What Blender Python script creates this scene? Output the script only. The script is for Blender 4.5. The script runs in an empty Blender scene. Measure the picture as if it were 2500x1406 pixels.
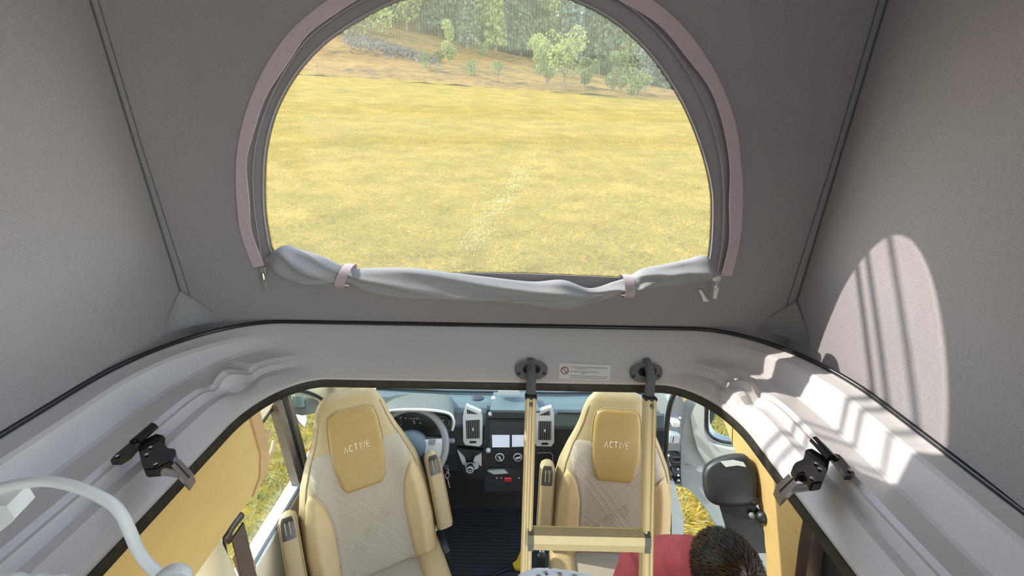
import bpy, bmesh, math, random
import numpy as np
from math import sin, cos, radians, pi, sqrt, atan2, exp
from mathutils import Vector, Matrix
random.seed(7); rng = np.random.default_rng(7)
sc = bpy.context.scene
COL = sc.collection
# ------------------------------------------------------------------ camera
F = 1000.0; PITCH = radians(21.9); ROLL = radians(1.0); CAM = Vector((0.04, 0, 2.35))
FW = Vector((0, cos(PITCH), -sin(PITCH))); _r = Vector((1, 0, 0)); _u = _r.cross(FW)
RT = _r*cos(ROLL) + _u*sin(ROLL); UP = _u*cos(ROLL) - _r*sin(ROLL)
cd = bpy.data.cameras.new('camera'); cam = bpy.data.objects.new('camera', cd); COL.objects.link(cam)
cd.sensor_width = 36; cd.lens = 36*F/2500; cd.clip_start = 0.02; cd.clip_end = 800
cam.matrix_world = Matrix(((RT.x, UP.x, -FW.x, CAM.x), (RT.y, UP.y, -FW.y, CAM.y), (RT.z, UP.z, -FW.z, CAM.z), (0, 0, 0, 1)))
sc.camera = cam
# ------------------------------------------------------------------ sky, sun, exposure
SUN_AZ, SUN_EL = radians(-67), radians(33)
TOSUN = Vector((cos(SUN_EL)*sin(SUN_AZ), cos(SUN_EL)*cos(SUN_AZ), sin(SUN_EL)))
w = bpy.data.worlds.new('world'); sc.world = w; w.use_nodes = True
nt = w.node_tree; bg = nt.nodes['Background']
sky = nt.nodes.new('ShaderNodeTexSky'); sky.sky_type = 'NISHITA'; sky.sun_disc = False
sky.sun_elevation = SUN_EL; sky.sun_rotation = SUN_AZ; sky.air_density = 1.0; sky.dust_density = 0.2; sky.ozone_density = 1.0
hs = nt.nodes.new('ShaderNodeHueSaturation'); hs.inputs['Saturation'].default_value = 0.65
nt.links.new(sky.outputs[0], hs.inputs['Color']); nt.links.new(hs.outputs[0], bg.inputs[0]); bg.inputs[1].default_value = 0.80
sl = bpy.data.lights.new('sun', 'SUN'); so = bpy.data.objects.new('sun', sl); COL.objects.link(so)
sl.energy = 5.2; sl.angle = radians(0.6); sl.color = (1.0, 0.965, 0.90)
so.rotation_euler = TOSUN.to_track_quat('Z', 'Y').to_euler(); so.location = TOSUN*30
vs = sc.view_settings
vs.view_transform = 'Standard'; vs.look = 'None'; vs.gamma = 1.0; vs.exposure = 0.62; vs.use_curve_mapping = False
sc.cycles.max_bounces = 10; sc.cycles.transparent_max_bounces = 16; sc.cycles.diffuse_bounces = 6

# ------------------------------------------------------------------ helpers
def ray(px, py): return FW + RT*((px-1250)/F) - UP*((py-703)/F)
def at(px, py, X=None, Y=None, Z=None, D=None):
    d = ray(px, py)
    if X is not None: t = (X-CAM.x)/d.x
    elif Y is not None: t = (Y-CAM.y)/d.y
    elif Z is not None: t = (Z-CAM.z)/d.z
    else: t = D
    return CAM + d*t
def atp(px, py, p0, n):
    d = ray(px, py); t = (Vector(p0)-CAM).dot(n)/d.dot(n); return CAM + d*t
WL = {}
def srgb(r, g, b):
    f = lambda c: (c/255/12.92) if c/255 <= 0.04045 else ((c/255+0.055)/1.055)**2.4
    return (f(r), f(g), f(b))
def mat(name, col, rough=0.6, metal=0.0, col2=None, scale=40, bump=0.0, bscale=None, trans=0.0, stretch=None, detail=4, spec=0.5, contrast=(0.35, 0.65), coat=0.0):
    m = bpy.data.materials.new(name); m.use_nodes = True; n = m.node_tree; b = n.nodes['Principled BSDF']
    b.inputs['Base Color'].default_value = (*col, 1); b.inputs['Roughness'].default_value = rough; b.inputs['Metallic'].default_value = metal
    b.inputs['Specular IOR Level'].default_value = spec
    if coat: b.inputs['Coat Weight'].default_value = coat
    tc = n.nodes.new('ShaderNodeTexCoord'); mp = n.nodes.new('ShaderNodeMapping'); n.links.new(tc.outputs['Object'], mp.inputs[0])
    if stretch: mp.inputs['Scale'].default_value = stretch
    csock = None
    if col2:
        t = n.nodes.new('ShaderNodeTexNoise'); t.inputs['Scale'].default_value = scale; t.inputs['Detail'].default_value = detail
        n.links.new(mp.outputs[0], t.inputs['Vector'])
        r = n.nodes.new('ShaderNodeValToRGB'); r.color_ramp.elements[0].position = contrast[0]; r.color_ramp.elements[1].position = contrast[1]
        r.color_ramp.elements[0].color = (*col, 1); r.color_ramp.elements[1].color = (*col2, 1)
        n.links.new(t.outputs[0], r.inputs[0]); n.links.new(r.outputs[0], b.inputs['Base Color']); csock = r.outputs[0]
    if bump:
        t2 = n.nodes.new('ShaderNodeTexNoise'); t2.inputs['Scale'].default_value = bscale or scale; t2.inputs['Detail'].default_value = 3
        n.links.new(mp.outputs[0], t2.inputs['Vector'])
        bp = n.nodes.new('ShaderNodeBump'); bp.inputs['Strength'].default_value = bump; bp.inputs['Distance'].default_value = 0.002
        n.links.new(t2.outputs[0], bp.inputs['Height']); n.links.new(bp.outputs[0], b.inputs['Normal'])
    if trans:
        tr = n.nodes.new('ShaderNodeBsdfTranslucent'); tr.inputs[0].default_value = (*col, 1)
        if csock: n.links.new(csock, tr.inputs[0])
        mx = n.nodes.new('ShaderNodeMixShader'); mx.inputs[0].default_value = trans
        n.links.new(b.outputs[0], mx.inputs[1]); n.links.new(tr.outputs[0], mx.inputs[2]); n.links.new(mx.outputs[0], n.nodes['Material Output'].inputs[0])
    return m
def see_through(name, veil, amount, gloss=0.05, tint=(1, 1, 1), lines=0.0, glow=False):
    m = bpy.data.materials.new(name); m.use_nodes = True; n = m.node_tree; n.nodes.remove(n.nodes['Principled BSDF'])
    t = n.nodes.new('ShaderNodeBsdfTransparent'); t.inputs[0].default_value = (*tint, 1)
    d = n.nodes.new('ShaderNodeBsdfTranslucent' if glow else 'ShaderNodeBsdfDiffuse'); d.inputs[0].default_value = (*veil, 1)
    mx = n.nodes.new('ShaderNodeMixShader'); mx.inputs[0].default_value = amount
    if lines:
        tc = n.nodes.new('ShaderNodeTexCoord'); wv = n.nodes.new('ShaderNodeTexWave'); wv.inputs['Scale'].default_value = 60; wv.bands_direction = 'X'
        n.links.new(tc.outputs['Object'], wv.inputs[0])
        mr = n.nodes.new('ShaderNodeMapRange'); mr.inputs[3].default_value = max(0, amount-lines); mr.inputs[4].default_value = amount+lines
        n.links.new(wv.outputs['Fac'], mr.inputs[0]); n.links.new(mr.outputs[0], mx.inputs[0])
    n.links.new(t.outputs[0], mx.inputs[1]); n.links.new(d.outputs[0], mx.inputs[2]); out = mx.outputs[0]
    if gloss:
        g = n.nodes.new('ShaderNodeBsdfGlossy'); g.inputs['Roughness'].default_value = 0.03
        m2 = n.nodes.new('ShaderNodeMixShader'); m2.inputs[0].default_value = gloss
        n.links.new(out, m2.inputs[1]); n.links.new(g.outputs[0], m2.inputs[2]); out = m2.outputs[0]
    n.links.new(out, n.nodes['Material Output'].inputs[0]); return m

def link(o, c, parent):
    COL.objects.link(o)
    if parent is not None:
        o.parent = parent; o.location = c - WL[parent.name]
    else: o.location = c
    WL[o.name] = c.copy(); return o
def mk(name, V, Fc, m, parent=None, smooth=False, autos=None):
    V = np.array([tuple(v) for v in V], float)
    c = Vector(((V[:, 0].min()+V[:, 0].max())/2, (V[:, 1].min()+V[:, 1].max())/2, V[:, 2].min()))
    me = bpy.data.meshes.new(name); me.from_pydata((V-np.array(c)).tolist(), [], [list(f) for f in Fc]); me.validate()
    bm = bmesh.new(); bm.from_mesh(me); bmesh.ops.recalc_face_normals(bm, faces=bm.faces); bm.to_mesh(me); bm.free()
    if isinstance(m, list):
        for q in m: me.materials.append(q)
    else: me.materials.append(m)
    if smooth: me.polygons.foreach_set('use_smooth', [True]*len(me.polygons))
    if autos is not None: me.set_sharp_from_angle(angle=radians(autos))
    o = bpy.data.objects.new(name, me); return link(o, c, parent)
def thing(name, label, cat, loc, group=None):
    o = bpy.data.objects.new(name, None); o.empty_display_size = 0.05
    link(o, Vector(loc), None); return tag(o, label, cat, group)
def tag(o, label=None, cat=None, group=None, kind=None):
    if label: o['label'] = label
    if cat: o['category'] = cat
    if group: o['group'] = group
    if kind: o['kind'] = kind
    return o
def struct(o, label=None, cat=None): return tag(o, label, cat, None, 'structure')
class G:                                              # collects geometry, builds one mesh
    def __init__(s): s.V = []; s.F = []
    def add(s, V, Fc):
        o = len(s.V); s.V += [Vector(v) for v in V]; s.F += [[i+o for i in f] for f in Fc]; return s
    def box(s, a, b, M=None):
        a = Vector(a); b = Vector(b)
        V = [Vector((x, y, z)) for x in (a.x, b.x) for y in (a.y, b.y) for z in (a.z, b.z)]
        if M: V = [M @ v for v in V]
        return s.add(V, [(0, 1, 3, 2), (4, 6, 7, 5), (0, 4, 5, 1), (2, 3, 7, 6), (0, 2, 6, 4), (1, 5, 7, 3)])
    def rbox(s, a, b, r=0.005, seg=2, M=None):
        bm = bmesh.new(); a = Vector(a); b = Vector(b); bmesh.ops.create_cube(bm, size=1)
        for v in bm.verts: v.co = Vector(((a[i]+b[i])/2 + v.co[i]*(b[i]-a[i]) for i in range(3)))
        bmesh.ops.bevel(bm, geom=bm.edges[:], offset=r, segments=seg, profile=0.5, affect='EDGES')
        V = [v.co.copy() for v in bm.verts]; bm.verts.index_update(); Fc = [[v.index for v in f.verts] for f in bm.faces]; bm.free()
        if M: V = [M @ v for v in V]
        return s.add(V, Fc)
    def tube(s, pts, r, n=8, cap=True, flat=1.0, upv=None):
        pts = [Vector(p) for p in pts]; N = len(pts); rs = r if isinstance(r, (list, tuple)) else [r]*N
        V = []; pu = None
        for i, p in enumerate(pts):
            t = (pts[min(i+1, N-1)]-pts[max(i-1, 0)]).normalized()
            u = Vector(upv) if upv else (pu if pu else (Vector((0, 0, 1)) if abs(t.z) < .9 else Vector((0, 1, 0))))
            a = (u - t*u.dot(t)).normalized(); b = t.cross(a); pu = a
            for k in range(n):
                q = 2*pi*k/n; V.append(p + a*(cos(q)*rs[i]) + b*(sin(q)*rs[i]*flat))
        Fc = [(i*n+k, i*n+(k+1) % n, (i+1)*n+(k+1) % n, (i+1)*n+k) for i in range(N-1) for k in range(n)]
        if cap: Fc += [tuple(range(n)), tuple((N-1)*n+k for k in range(n))]
        return s.add(V, Fc)
    def cyl(s, a, b, r, n=20, r2=None): return s.tube([a, b], [r, r if r2 is None else r2], n)
    def prism(s, pts, d):                             # polygon (3D points) extruded by vector d
        pts = [Vector(p) for p in pts]; d = Vector(d); n = len(pts)
        return s.add(pts+[p+d for p in pts], [tuple(range(n)), tuple(range(2*n-1, n-1, -1))]+[(i, (i+1) % n, n+(i+1) % n, n+i) for i in range(n)])
    def ball(s, c, r, sx=1, sy=1, sz=1, n=16, mm=10, fn=None):
        V = []; c = Vector(c)
        for j in range(mm+1):
            th = pi*j/mm
            for k in range(n):
                ph = 2*pi*k/n; d = Vector((sin(th)*cos(ph), sin(th)*sin(ph), cos(th)))
                q = fn(d) if fn else 1
                V.append(c+Vector((d.x*sx, d.y*sy, d.z*sz))*r*q)
        return s.add(V, [(j*n+k, j*n+(k+1) % n, (j+1)*n+(k+1) % n, (j+1)*n+k) for j in range(mm) for k in range(n)])
    def torus(s, c, R, r, M, n=48, m=12, a0=0, a1=2*pi):
        full = abs(a1-a0-2*pi) < 1e-6; V = []; cnt = n if full else n+1
        for i in range(cnt):
            a = a0+(a1-a0)*i/n
            for k in range(m):
                b = 2*pi*k/m; V.append(Vector(c) + M @ Vector(((R+r*cos(b))*cos(a), (R+r*cos(b))*sin(a), r*sin(b))))
        return s.add(V, [(i*m+k, i*m+(k+1) % m, ((i+1) % cnt)*m+(k+1) % m, ((i+1) % cnt)*m+k) for i in range(n) for k in range(m)])
    def grid(s, fn, nu, nv, closed_u=False):
        V = [fn(i/(nu if closed_u else nu-1), j/(nv-1)) for j in range(nv) for i in range(nu)]
        Fc = [(j*nu+i, j*nu+(i+1) % nu, (j+1)*nu+(i+1) % nu, (j+1)*nu+i) for j in range(nv-1) for i in range(nu if closed_u else nu-1)]
        return s.add(V, Fc)
    def build(s, name, m, parent=None, smooth=False, autos=None): return mk(name, s.V, s.F, m, parent, smooth, autos)
def smoothpts(P, n):                                  # Catmull-Rom through points
    P = [Vector(p) for p in P]; out = []
    for i in range(len(P)-1):
        p0 = P[max(i-1, 0)]; p1 = P[i]; p2 = P[i+1]; p3 = P[min(i+2, len(P)-1)]
        for k in range(n):
            t = k/n; out.append(0.5*((2*p1)+(p2-p0)*t+(2*p0-5*p1+4*p2-p3)*t*t+(3*p1-p0-3*p2+p3)*t**3))
    return out+[P[-1]]
def interp(x, xs, ys): return float(np.interp(x, xs, ys))

# ------------------------------------------------------------------ materials
M = {}
M['tent'] = mat('tent_fabric', (0.275, 0.248, 0.248), 0.95, col2=(0.325, 0.296, 0.296), scale=420, bump=0.25, bscale=900, trans=0.015, spec=0.1)
M['flap'] = mat('flap_fabric', (0.33, 0.325, 0.32), 0.7, col2=(0.36, 0.355, 0.35), scale=500, bump=0.15, bscale=900, spec=0.2)
M['tape'] = mat('zip_tape', (0.50, 0.405, 0.41), 0.8, col2=(0.54, 0.44, 0.445), scale=200, spec=0.2)
M['seam'] = mat('seam_thread', (0.09, 0.082, 0.08), 0.9, col2=(0.12, 0.11, 0.1), scale=200)
M['gusset'] = mat('gusset_cloth', (0.29, 0.28, 0.275), 0.9, col2=(0.32, 0.31, 0.305), scale=300)
M['tray'] = mat('roof_moulding', (0.61, 0.572, 0.548), 0.42, col2=(0.64, 0.602, 0.578), scale=300, bump=0.06, bscale=700, spec=0.4)
M['seal'] = mat('black_rubber', (0.012, 0.011, 0.010), 0.55, col2=(0.03, 0.028, 0.022), scale=60)
M['piping'] = mat('black_vinyl', (0.015, 0.014, 0.015), 0.3)
M['shell'] = mat('white_shell', (0.75, 0.75, 0.75), 0.4, col2=(0.7, 0.7, 0.7), scale=8)
M['zipmetal'] = mat('zip_metal', (0.55, 0.53, 0.48), 0.35, 0.9, col2=(0.45, 0.43, 0.38), scale=90)
M['mesh'] = see_through('window_mesh', (0.30, 0.315, 0.235), 0.30, 0.0, lines=0.05, glow=True)
M['glass'] = see_through('cab_glass', (0.5, 0.6, 0.6), 0.03, 0.05, tint=(0.9, 0.96, 0.93))
M['black'] = mat('black_plastic', (0.012, 0.012, 0.013), 0.45, col2=(0.02, 0.02, 0.021), scale=150)
M['blackmetal'] = mat('black_metal', (0.012, 0.011, 0.013), 0.18, 0.4, col2=(0.02, 0.018, 0.02), scale=60, coat=0.5)
M['chrome'] = mat('brushed_steel', (0.62, 0.58, 0.56), 0.28, 1.0, col2=(0.5, 0.47, 0.46), scale=80, stretch=(1, 12, 1))
M['dashtop'] = mat('dash_top', (0.095, 0.122, 0.13), 0.5, col2=(0.11, 0.138, 0.146), scale=200, bump=0.08, bscale=600)  # lighter and bluer than the lower dash: sunlit look put into the colour
M['dash'] = mat('dash_dark', (0.022, 0.024, 0.028), 0.5, col2=(0.03, 0.032, 0.036), scale=200)
M['silver'] = mat('silver_plastic', (0.55, 0.56, 0.55), 0.35, 0.2, col2=(0.6, 0.6, 0.6), scale=30)
M['screen'] = mat('screen_glass', (0.05, 0.055, 0.06), 0.08, col2=(0.06, 0.065, 0.07), scale=4)
M['tile'] = mat('screen_tile', (0.42, 0.45, 0.52), 0.3, col2=(0.46, 0.49, 0.56), scale=12)
b_ = M['tile'].node_tree.nodes['Principled BSDF']; b_.inputs['Emission Color'].default_value = (0.6, 0.66, 0.8, 1); b_.inputs['Emission Strength'].default_value = 0.35
M['red'] = mat('hazard_red', (0.65, 0.03, 0.05), 0.35, col2=(0.7, 0.05, 0.07), scale=40)
M['white'] = mat('white_plastic', (0.72, 0.71, 0.66), 0.5, col2=(0.76, 0.75, 0.7), scale=20)
M['leather'] = mat('cream_leather', (0.29, 0.205, 0.095), 0.5, col2=(0.32, 0.225, 0.105), scale=25, bump=0.2, bscale=500)
M['tan'] = mat('tan_leather', (0.255, 0.155, 0.038), 0.5, col2=(0.275, 0.168, 0.043), scale=20, bump=0.2, bscale=500)
M['bolster'] = mat('bolster_leather', (0.37, 0.25, 0.11), 0.5, col2=(0.40, 0.27, 0.12), scale=20, bump=0.2, bscale=500)
M['weave'] = mat('seat_weave', (0.285, 0.228, 0.165), 0.9, col2=(0.33, 0.268, 0.20), scale=350, bump=0.3, bscale=500)
M['ridge'] = mat('quilt_ridge', (0.35, 0.285, 0.21), 0.9, col2=(0.385, 0.315, 0.235), scale=300)
M['stitch'] = mat('seat_piping', (0.30, 0.20, 0.09), 0.6, col2=(0.34, 0.23, 0.11), scale=60)
M['logo'] = mat('logo_thread', (0.75, 0.66, 0.5), 0.6, col2=(0.8, 0.7, 0.55), scale=90)
M['cap'] = mat('armrest_cap', (0.03, 0.02, 0.015), 0.4, col2=(0.04, 0.028, 0.02), scale=60)
M['panel'] = mat('tan_board', (0.42, 0.285, 0.11), 0.55, col2=(0.445, 0.305, 0.12), scale=5, stretch=(1, 1, 6))
M['edge'] = mat('brown_edging', (0.36, 0.22, 0.11), 0.5, col2=(0.40, 0.25, 0.13), scale=12)
M['cream'] = mat('cream_trim', (0.66, 0.55, 0.36), 0.55, col2=(0.69, 0.58, 0.39), scale=10)
M['belt'] = mat('belt_webbing', (0.05, 0.03, 0.02), 0.8, col2=(0.065, 0.04, 0.028), scale=200)
M['grey'] = mat('grey_plastic', (0.16, 0.17, 0.175), 0.5, col2=(0.18, 0.19, 0.195), scale=80)
M['alu'] = mat('champagne_aluminium', (0.72, 0.615, 0.39), 0.38, 0.10, col2=(0.75, 0.645, 0.42), scale=40, stretch=(1, 1, .1))
M['doorw'] = mat('door_panel', (0.33, 0.355, 0.355), 0.5, col2=(0.36, 0.385, 0.385), scale=15)
M['body'] = mat('white_paint', (0.8, 0.8, 0.78), 0.3, col2=(0.77, 0.77, 0.75), scale=6, coat=0.4)
M['mat_'] = mat('rubber_mat', (0.022, 0.026, 0.033), 0.6, col2=(0.03, 0.034, 0.042), scale=90)
M['stud'] = mat('mat_tread', (0.05, 0.057, 0.07), 0.45, col2=(0.06, 0.067, 0.08), scale=90)
M['mirror'] = mat('mirror_glass', (0.75, 0.85, 0.82), 0.03, 1.0, col2=(0.7, 0.8, 0.78), scale=3)
M['paper'] = mat('sticker_paper', (0.80, 0.78, 0.75), 0.6, col2=(0.83, 0.81, 0.78), scale=40)
M['ink'] = mat('sticker_ink', (0.36, 0.34, 0.32), 0.7, col2=(0.45, 0.43, 0.4), scale=300)
M['inkred'] = mat('sticker_red', (0.33, 0.12, 0.09), 0.7, col2=(0.38, 0.15, 0.1), scale=100)
M['cloth'] = mat('white_cotton', (0.84, 0.85, 0.84), 0.9, col2=(0.87, 0.88, 0.87), scale=120, bump=0.3, bscale=200)
M['shirt'] = mat('red_jersey', (0.13, 0.005, 0.008), 0.85, col2=(0.095, 0.003, 0.005), scale=40, bump=0.3, bscale=200)
M['jeans'] = mat('dark_trousers', (0.05, 0.06, 0.09), 0.85, col2=(0.07, 0.08, 0.11), scale=90)
M['skin'] = mat('skin', (0.62, 0.38, 0.29), 0.5, col2=(0.66, 0.42, 0.33), scale=20)
M['hair'] = mat('dark_brown_hair', (0.016, 0.008, 0.004), 0.5, col2=(0.040, 0.019, 0.008), scale=30, spec=0.25)
M['hairlit'] = mat('painted_lit_hair', (0.30, 0.20, 0.14), 0.45, col2=(0.42, 0.31, 0.24), scale=40)  # paler copy of the hair colour, painting light on the front strands
M['yellow'] = mat('yellow_plastic', (0.80, 0.50, 0.02), 0.4, col2=(0.84, 0.54, 0.04), scale=30)
M['pink'] = mat('pink_ribbon', (0.7, 0.35, 0.5), 0.7, col2=(0.74, 0.4, 0.54), scale=60)

# ------------------------------------------------------------------ terrain outside
def lin(pts, Y):
    q = [at(*p, Y=Y) for p in pts]; A = np.array([[1, v.x] for v in q]); b = np.array([v.z for v in q]); return np.linalg.lstsq(A, b, rcond=None)[0]
FY, HY = 50.0, 85.0
c_f = lin([(750, 180), (1200, 212), (1650, 245)], FY); c_h = lin([(900, 72), (1200, 105), (1450, 170), (1640, 235)], HY)
zfen = lambda x: c_f[0]+c_f[1]*x
zhil = lambda x: max(c_h[0]+c_h[1]*x, zfen(x)*1.0+1.0)
def ground_z(x, y):
    if y < 5: return -0.65
    if y < FY:
        t = (y-5)/(FY-5); return -0.65+(zfen(x)+0.65)*(t*(0.75+0.25*t))
    t = (y-FY)/(HY-FY); return zfen(x)+(zhil(x)-zfen(x))*t*(0.8 if t > 1 else 1)+(0.2*(zhil(x)-zfen(x)) if t > 1 else 0)
def terrain(name, y0, y1, ny, x0f, x1f, nx, m, rough):
    g = G()
    def fn(u, v):
        y = y0+(y1-y0)*(v**1.5); x = x0f(y)+(x1f(y)-x0f(y))*u
        return Vector((x, y, ground_z(x, y)+rough*(sin(x*1.3+y*.7)+sin(y*1.9-x*.4))*min(1, max(0, (y-8)/20))))
    g.grid(fn, nx, ny); return g.build(name, m, None, True)
def field_mat(name, stops, s1, s2, bump, stretch=(1, 1, 1)):
    m = bpy.data.materials.new(name); m.use_nodes = True; n = m.node_tree; b = n.nodes['Principled BSDF']; b.inputs['Roughness'].default_value = 0.95; b.inputs['Specular IOR Level'].default_value = 0.05
    tc = n.nodes.new('ShaderNodeTexCoord'); mp = n.nodes.new('ShaderNodeMapping'); mp.inputs['Scale'].default_value = stretch; n.links.new(tc.outputs['Object'], mp.inputs[0])
    a = n.nodes.new('ShaderNodeTexNoise'); a.inputs['Scale'].default_value = s1*1.6; a.inputs['Detail'].default_value = 6; a.inputs['Roughness'].default_value = 0.65
    c = n.nodes.new('ShaderNodeTexNoise'); c.inputs['Scale'].default_value = s2; c.inputs['Detail'].default_value = 5
    for q in (a, c): n.links.new(mp.outputs[0], q.inputs['Vector'])
    mx = n.nodes.new('ShaderNodeMath'); mx.operation = 'ADD'; h = n.nodes.new('ShaderNodeMath'); h.operation = 'MULTIPLY'; h.inputs[1].default_value = 0.5
    n.links.new(a.outputs[0], mx.inputs[0]); n.links.new(c.outputs[0], mx.inputs[1]); n.links.new(mx.outputs[0], h.inputs[0])
    r = n.nodes.new('ShaderNodeValToRGB'); r.color_ramp.elements[0].position = stops[0][0]; r.color_ramp.elements[0].color = (*stops[0][1], 1)
    r.color_ramp.elements[1].position = stops[-1][0]; r.color_ramp.elements[1].color = (*stops[-1][1], 1)
    for p, q in stops[1:-1]: e = r.color_ramp.elements.new(p); e.color = (*q, 1)
    n.links.new(h.outputs[0], r.inputs[0]); n.links.new(r.outputs[0], b.inputs['Base Color'])
    bp = n.nodes.new('ShaderNodeBump'); bp.inputs['Strength'].default_value = bump; bp.inputs['Distance'].default_value = 0.08
    n.links.new(c.outputs[0], bp.inputs['Height']); n.links.new(bp.outputs[0], b.inputs['Normal']); return m
M['field'] = field_mat('mown_meadow', [(0.34, (0.12, 0.098, 0.006)), (0.45, (0.195, 0.132, 0.009)), (0.54, (0.26, 0.168, 0.015)), (0.66, (0.38, 0.262, 0.048))], 0.42, 9.0, 0.30, (0.75, 1.1, 1))
M['hill'] = field_mat('rough_pasture', [(0.38, (0.06, 0.045, 0.028)), (0.45, (0.17, 0.092, 0.026)), (0.55, (0.235, 0.135, 0.034)), (0.65, (0.28, 0.18, 0.05))], 0.12, 1.5, 0.4, (0.6, 1.2, 1))
struct(terrain('ground', -8, FY+.6, 90, lambda y: -8-y*1.1, lambda y: 8+y*1.1, 90, M['field'], 0.02), 'bright mown yellow meadow sloping up to the fence', 'field')
struct(terrain('ground_hillside', FY-1.2, 190, 50, lambda y: -8-y*1.1, lambda y: 8+y*1.1, 70, M['hill'], 0.12), 'dry tan hillside between the fence and the forest', 'hillside')
# mown grass blades (uncountable)
def blades(n, sampler, hmin, hmax, wid, name, m, label):
    V = []; Fc = []
    for i in range(n):
        x, y = sampler(); z = ground_z(x, y); a = random.uniform(0, pi); h = random.uniform(hmin, hmax); l = random.uniform(-1.2, 1.2)*h; l2 = random.uniform(-1.2, 1.2)*h
        wv = wid*random.uniform(.6, 1.4); k = len(V)
        V += [(x-cos(a)*wv, y-sin(a)*wv, z), (x+cos(a)*wv, y+sin(a)*wv, z), (x+l, y+l2, z+h)]; Fc.append((k, k+1, k+2))
    o = mk(name, V, Fc, m); return tag(o, label, 'grass', None, 'stuff')
M['blade'] = mat('dry_grass', (0.20, 0.148, 0.011), 0.9, col2=(0.52, 0.375, 0.10), scale=1.2, trans=0.35, spec=0.05, contrast=(0.3, 0.7))
M['blade2'] = mat('straw_grass', (0.26, 0.24, 0.06), 0.9, col2=(0.50, 0.42, 0.19), scale=6, trans=0.35, spec=0.05, contrast=(0.3, 0.7))
def samp_front():
    d = 5.5*(30/5.5)**(random.random()**0.8); a = random.uniform(-.62, .62); return (d*math.tan(a)*1.0, d)
blades(115000, samp_front, 0.03, 0.085, 0.010, 'meadow_grass', M['blade'], 'short dry yellow grass covering the meadow ahead')
M['straw'] = mat('pale_straw', (0.55, 0.46, 0.20), 0.9, col2=(0.75, 0.66, 0.36), scale=3, trans=0.3, spec=0.05)
def samp_trail():
    t = random.random()**.8; p = at(1135+175*t+random.gauss(0, 14), 575-150*t+random.gauss(0, 5), Z=.1); return (p.x+random.gauss(0, .15), p.y)
blades(1500, samp_trail, 0.02, 0.06, 0.012, 'straw_trail', M['straw'], 'pale trail of loose straw running across the meadow')
def samp_side():
    s = random.choice((-1, 1)); return (s*random.uniform(1.0, 6.0), random.uniform(-.2, 6.5))
blades(60000, samp_side, 0.05, 0.16, 0.006, 'verge_grass', M['blade2'], 'tall straw coloured grass right beside the van doors')
# fence
fc = thing('pasture_fence', 'thin wooden post fence between meadow and hillside', 'fence', (0, FY, zfen(0)))
M['post'] = mat('weathered_post', (0.16, 0.12, 0.07), 0.9, col2=(0.20, 0.15, 0.09), scale=6)
pg = G().box((-.035, -.035, -.2), (.035, .035, 1.0)); pm = None
for i in range(27):
    x = -36+i*2.9; z = zfen(x)
    if pm is None:
        o = pg.build('fence_post', M['post'], fc); o.location = Vector((x, FY, z-.2))-WL[fc.name]; pm = o
    else:
        o = pm.copy(); COL.objects.link(o); o.location = Vector((x, FY, z-.2))-WL[fc.name]
for hh in (.45, .85): G().tube([(-36, FY, zfen(-36)+hh), (40, FY, zfen(40)+hh)], .008, 4).build('fence_wire', M['post'], fc)
# trees
M['leaf1'] = mat('leaf_green', (0.15, 0.19, 0.07), 0.8, col2=(0.27, 0.31, 0.125), scale=1.1, trans=0.3, spec=0.1)
M['leaf2'] = mat('leaf_pale', (0.23, 0.27, 0.08), 0.8, col2=(0.36, 0.39, 0.14), scale=1.1, trans=0.3, spec=0.1)
M['leaf3'] = mat('needle_green', (0.10, 0.135, 0.085), 0.85, col2=(0.18, 0.22, 0.135), scale=.8, trans=0.2, spec=0.1)
M['leaf4'] = mat('needle_blue', (0.115, 0.155, 0.135), 0.85, col2=(0.19, 0.235, 0.19), scale=.8, trans=0.2, spec=0.1)
M['bark'] = mat('bark', (0.13, 0.10, 0.075), 0.95, col2=(0.2, 0.16, 0.12), scale=5)
def leafcards(pts, size, name, m, parent):
    V = []; Fc = []
    for p, nrm in pts:
        a = Vector((random.gauss(0, 1), random.gauss(0, 1), random.gauss(0, 1))).normalized(); a = (a*0.8+nrm*0.5).normalized()
        b = a.orthogonal().normalized(); c = a.cross(b); s = size*random.uniform(.6, 1.3); k = len(V)
        V += [p-b*s*.5, p+c*s*.35, p+b*s*.5, p-c*s*.35]; Fc.append((k, k+1, k+2, k+3))
    return mk(name, V, Fc, m, parent)
def round_tree(name, label, H, Wd, lm, n=1500, group=None, trunk_h=0.28, size=.34, blobs=9):
    t = thing(name, label, 'tree', (0, 0, 0), group); pts = []
    bl = [(Vector((random.gauss(0, .22)*Wd, random.gauss(0, .22)*Wd, H*(trunk_h+.12+random.random()*(.78-trunk_h)))), Wd*random.uniform(.2, .34)) for _ in range(blobs)]
    for i in range(n):
        c, r = random.choice(bl); d = Vector((random.gauss(0, 1), random.gauss(0, 1), random.gauss(0, 1))).normalized()
        pts.append((c+d*r*random.uniform(.75, 1.05), d))
    leafcards(pts, size, 'crown', lm, t)
    g = G().tube([(0, 0, -.3), (.05*Wd*.2, 0, H*.3), (0, .04*Wd, H*.7)], [H*.022, H*.016, H*.006], 7)
    for c, r in bl[:5]: g.tube([(0, 0, H*trunk_h), c], [H*.009, H*.003], 5)
    g.build('trunk', M['bark'], t); return t
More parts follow.
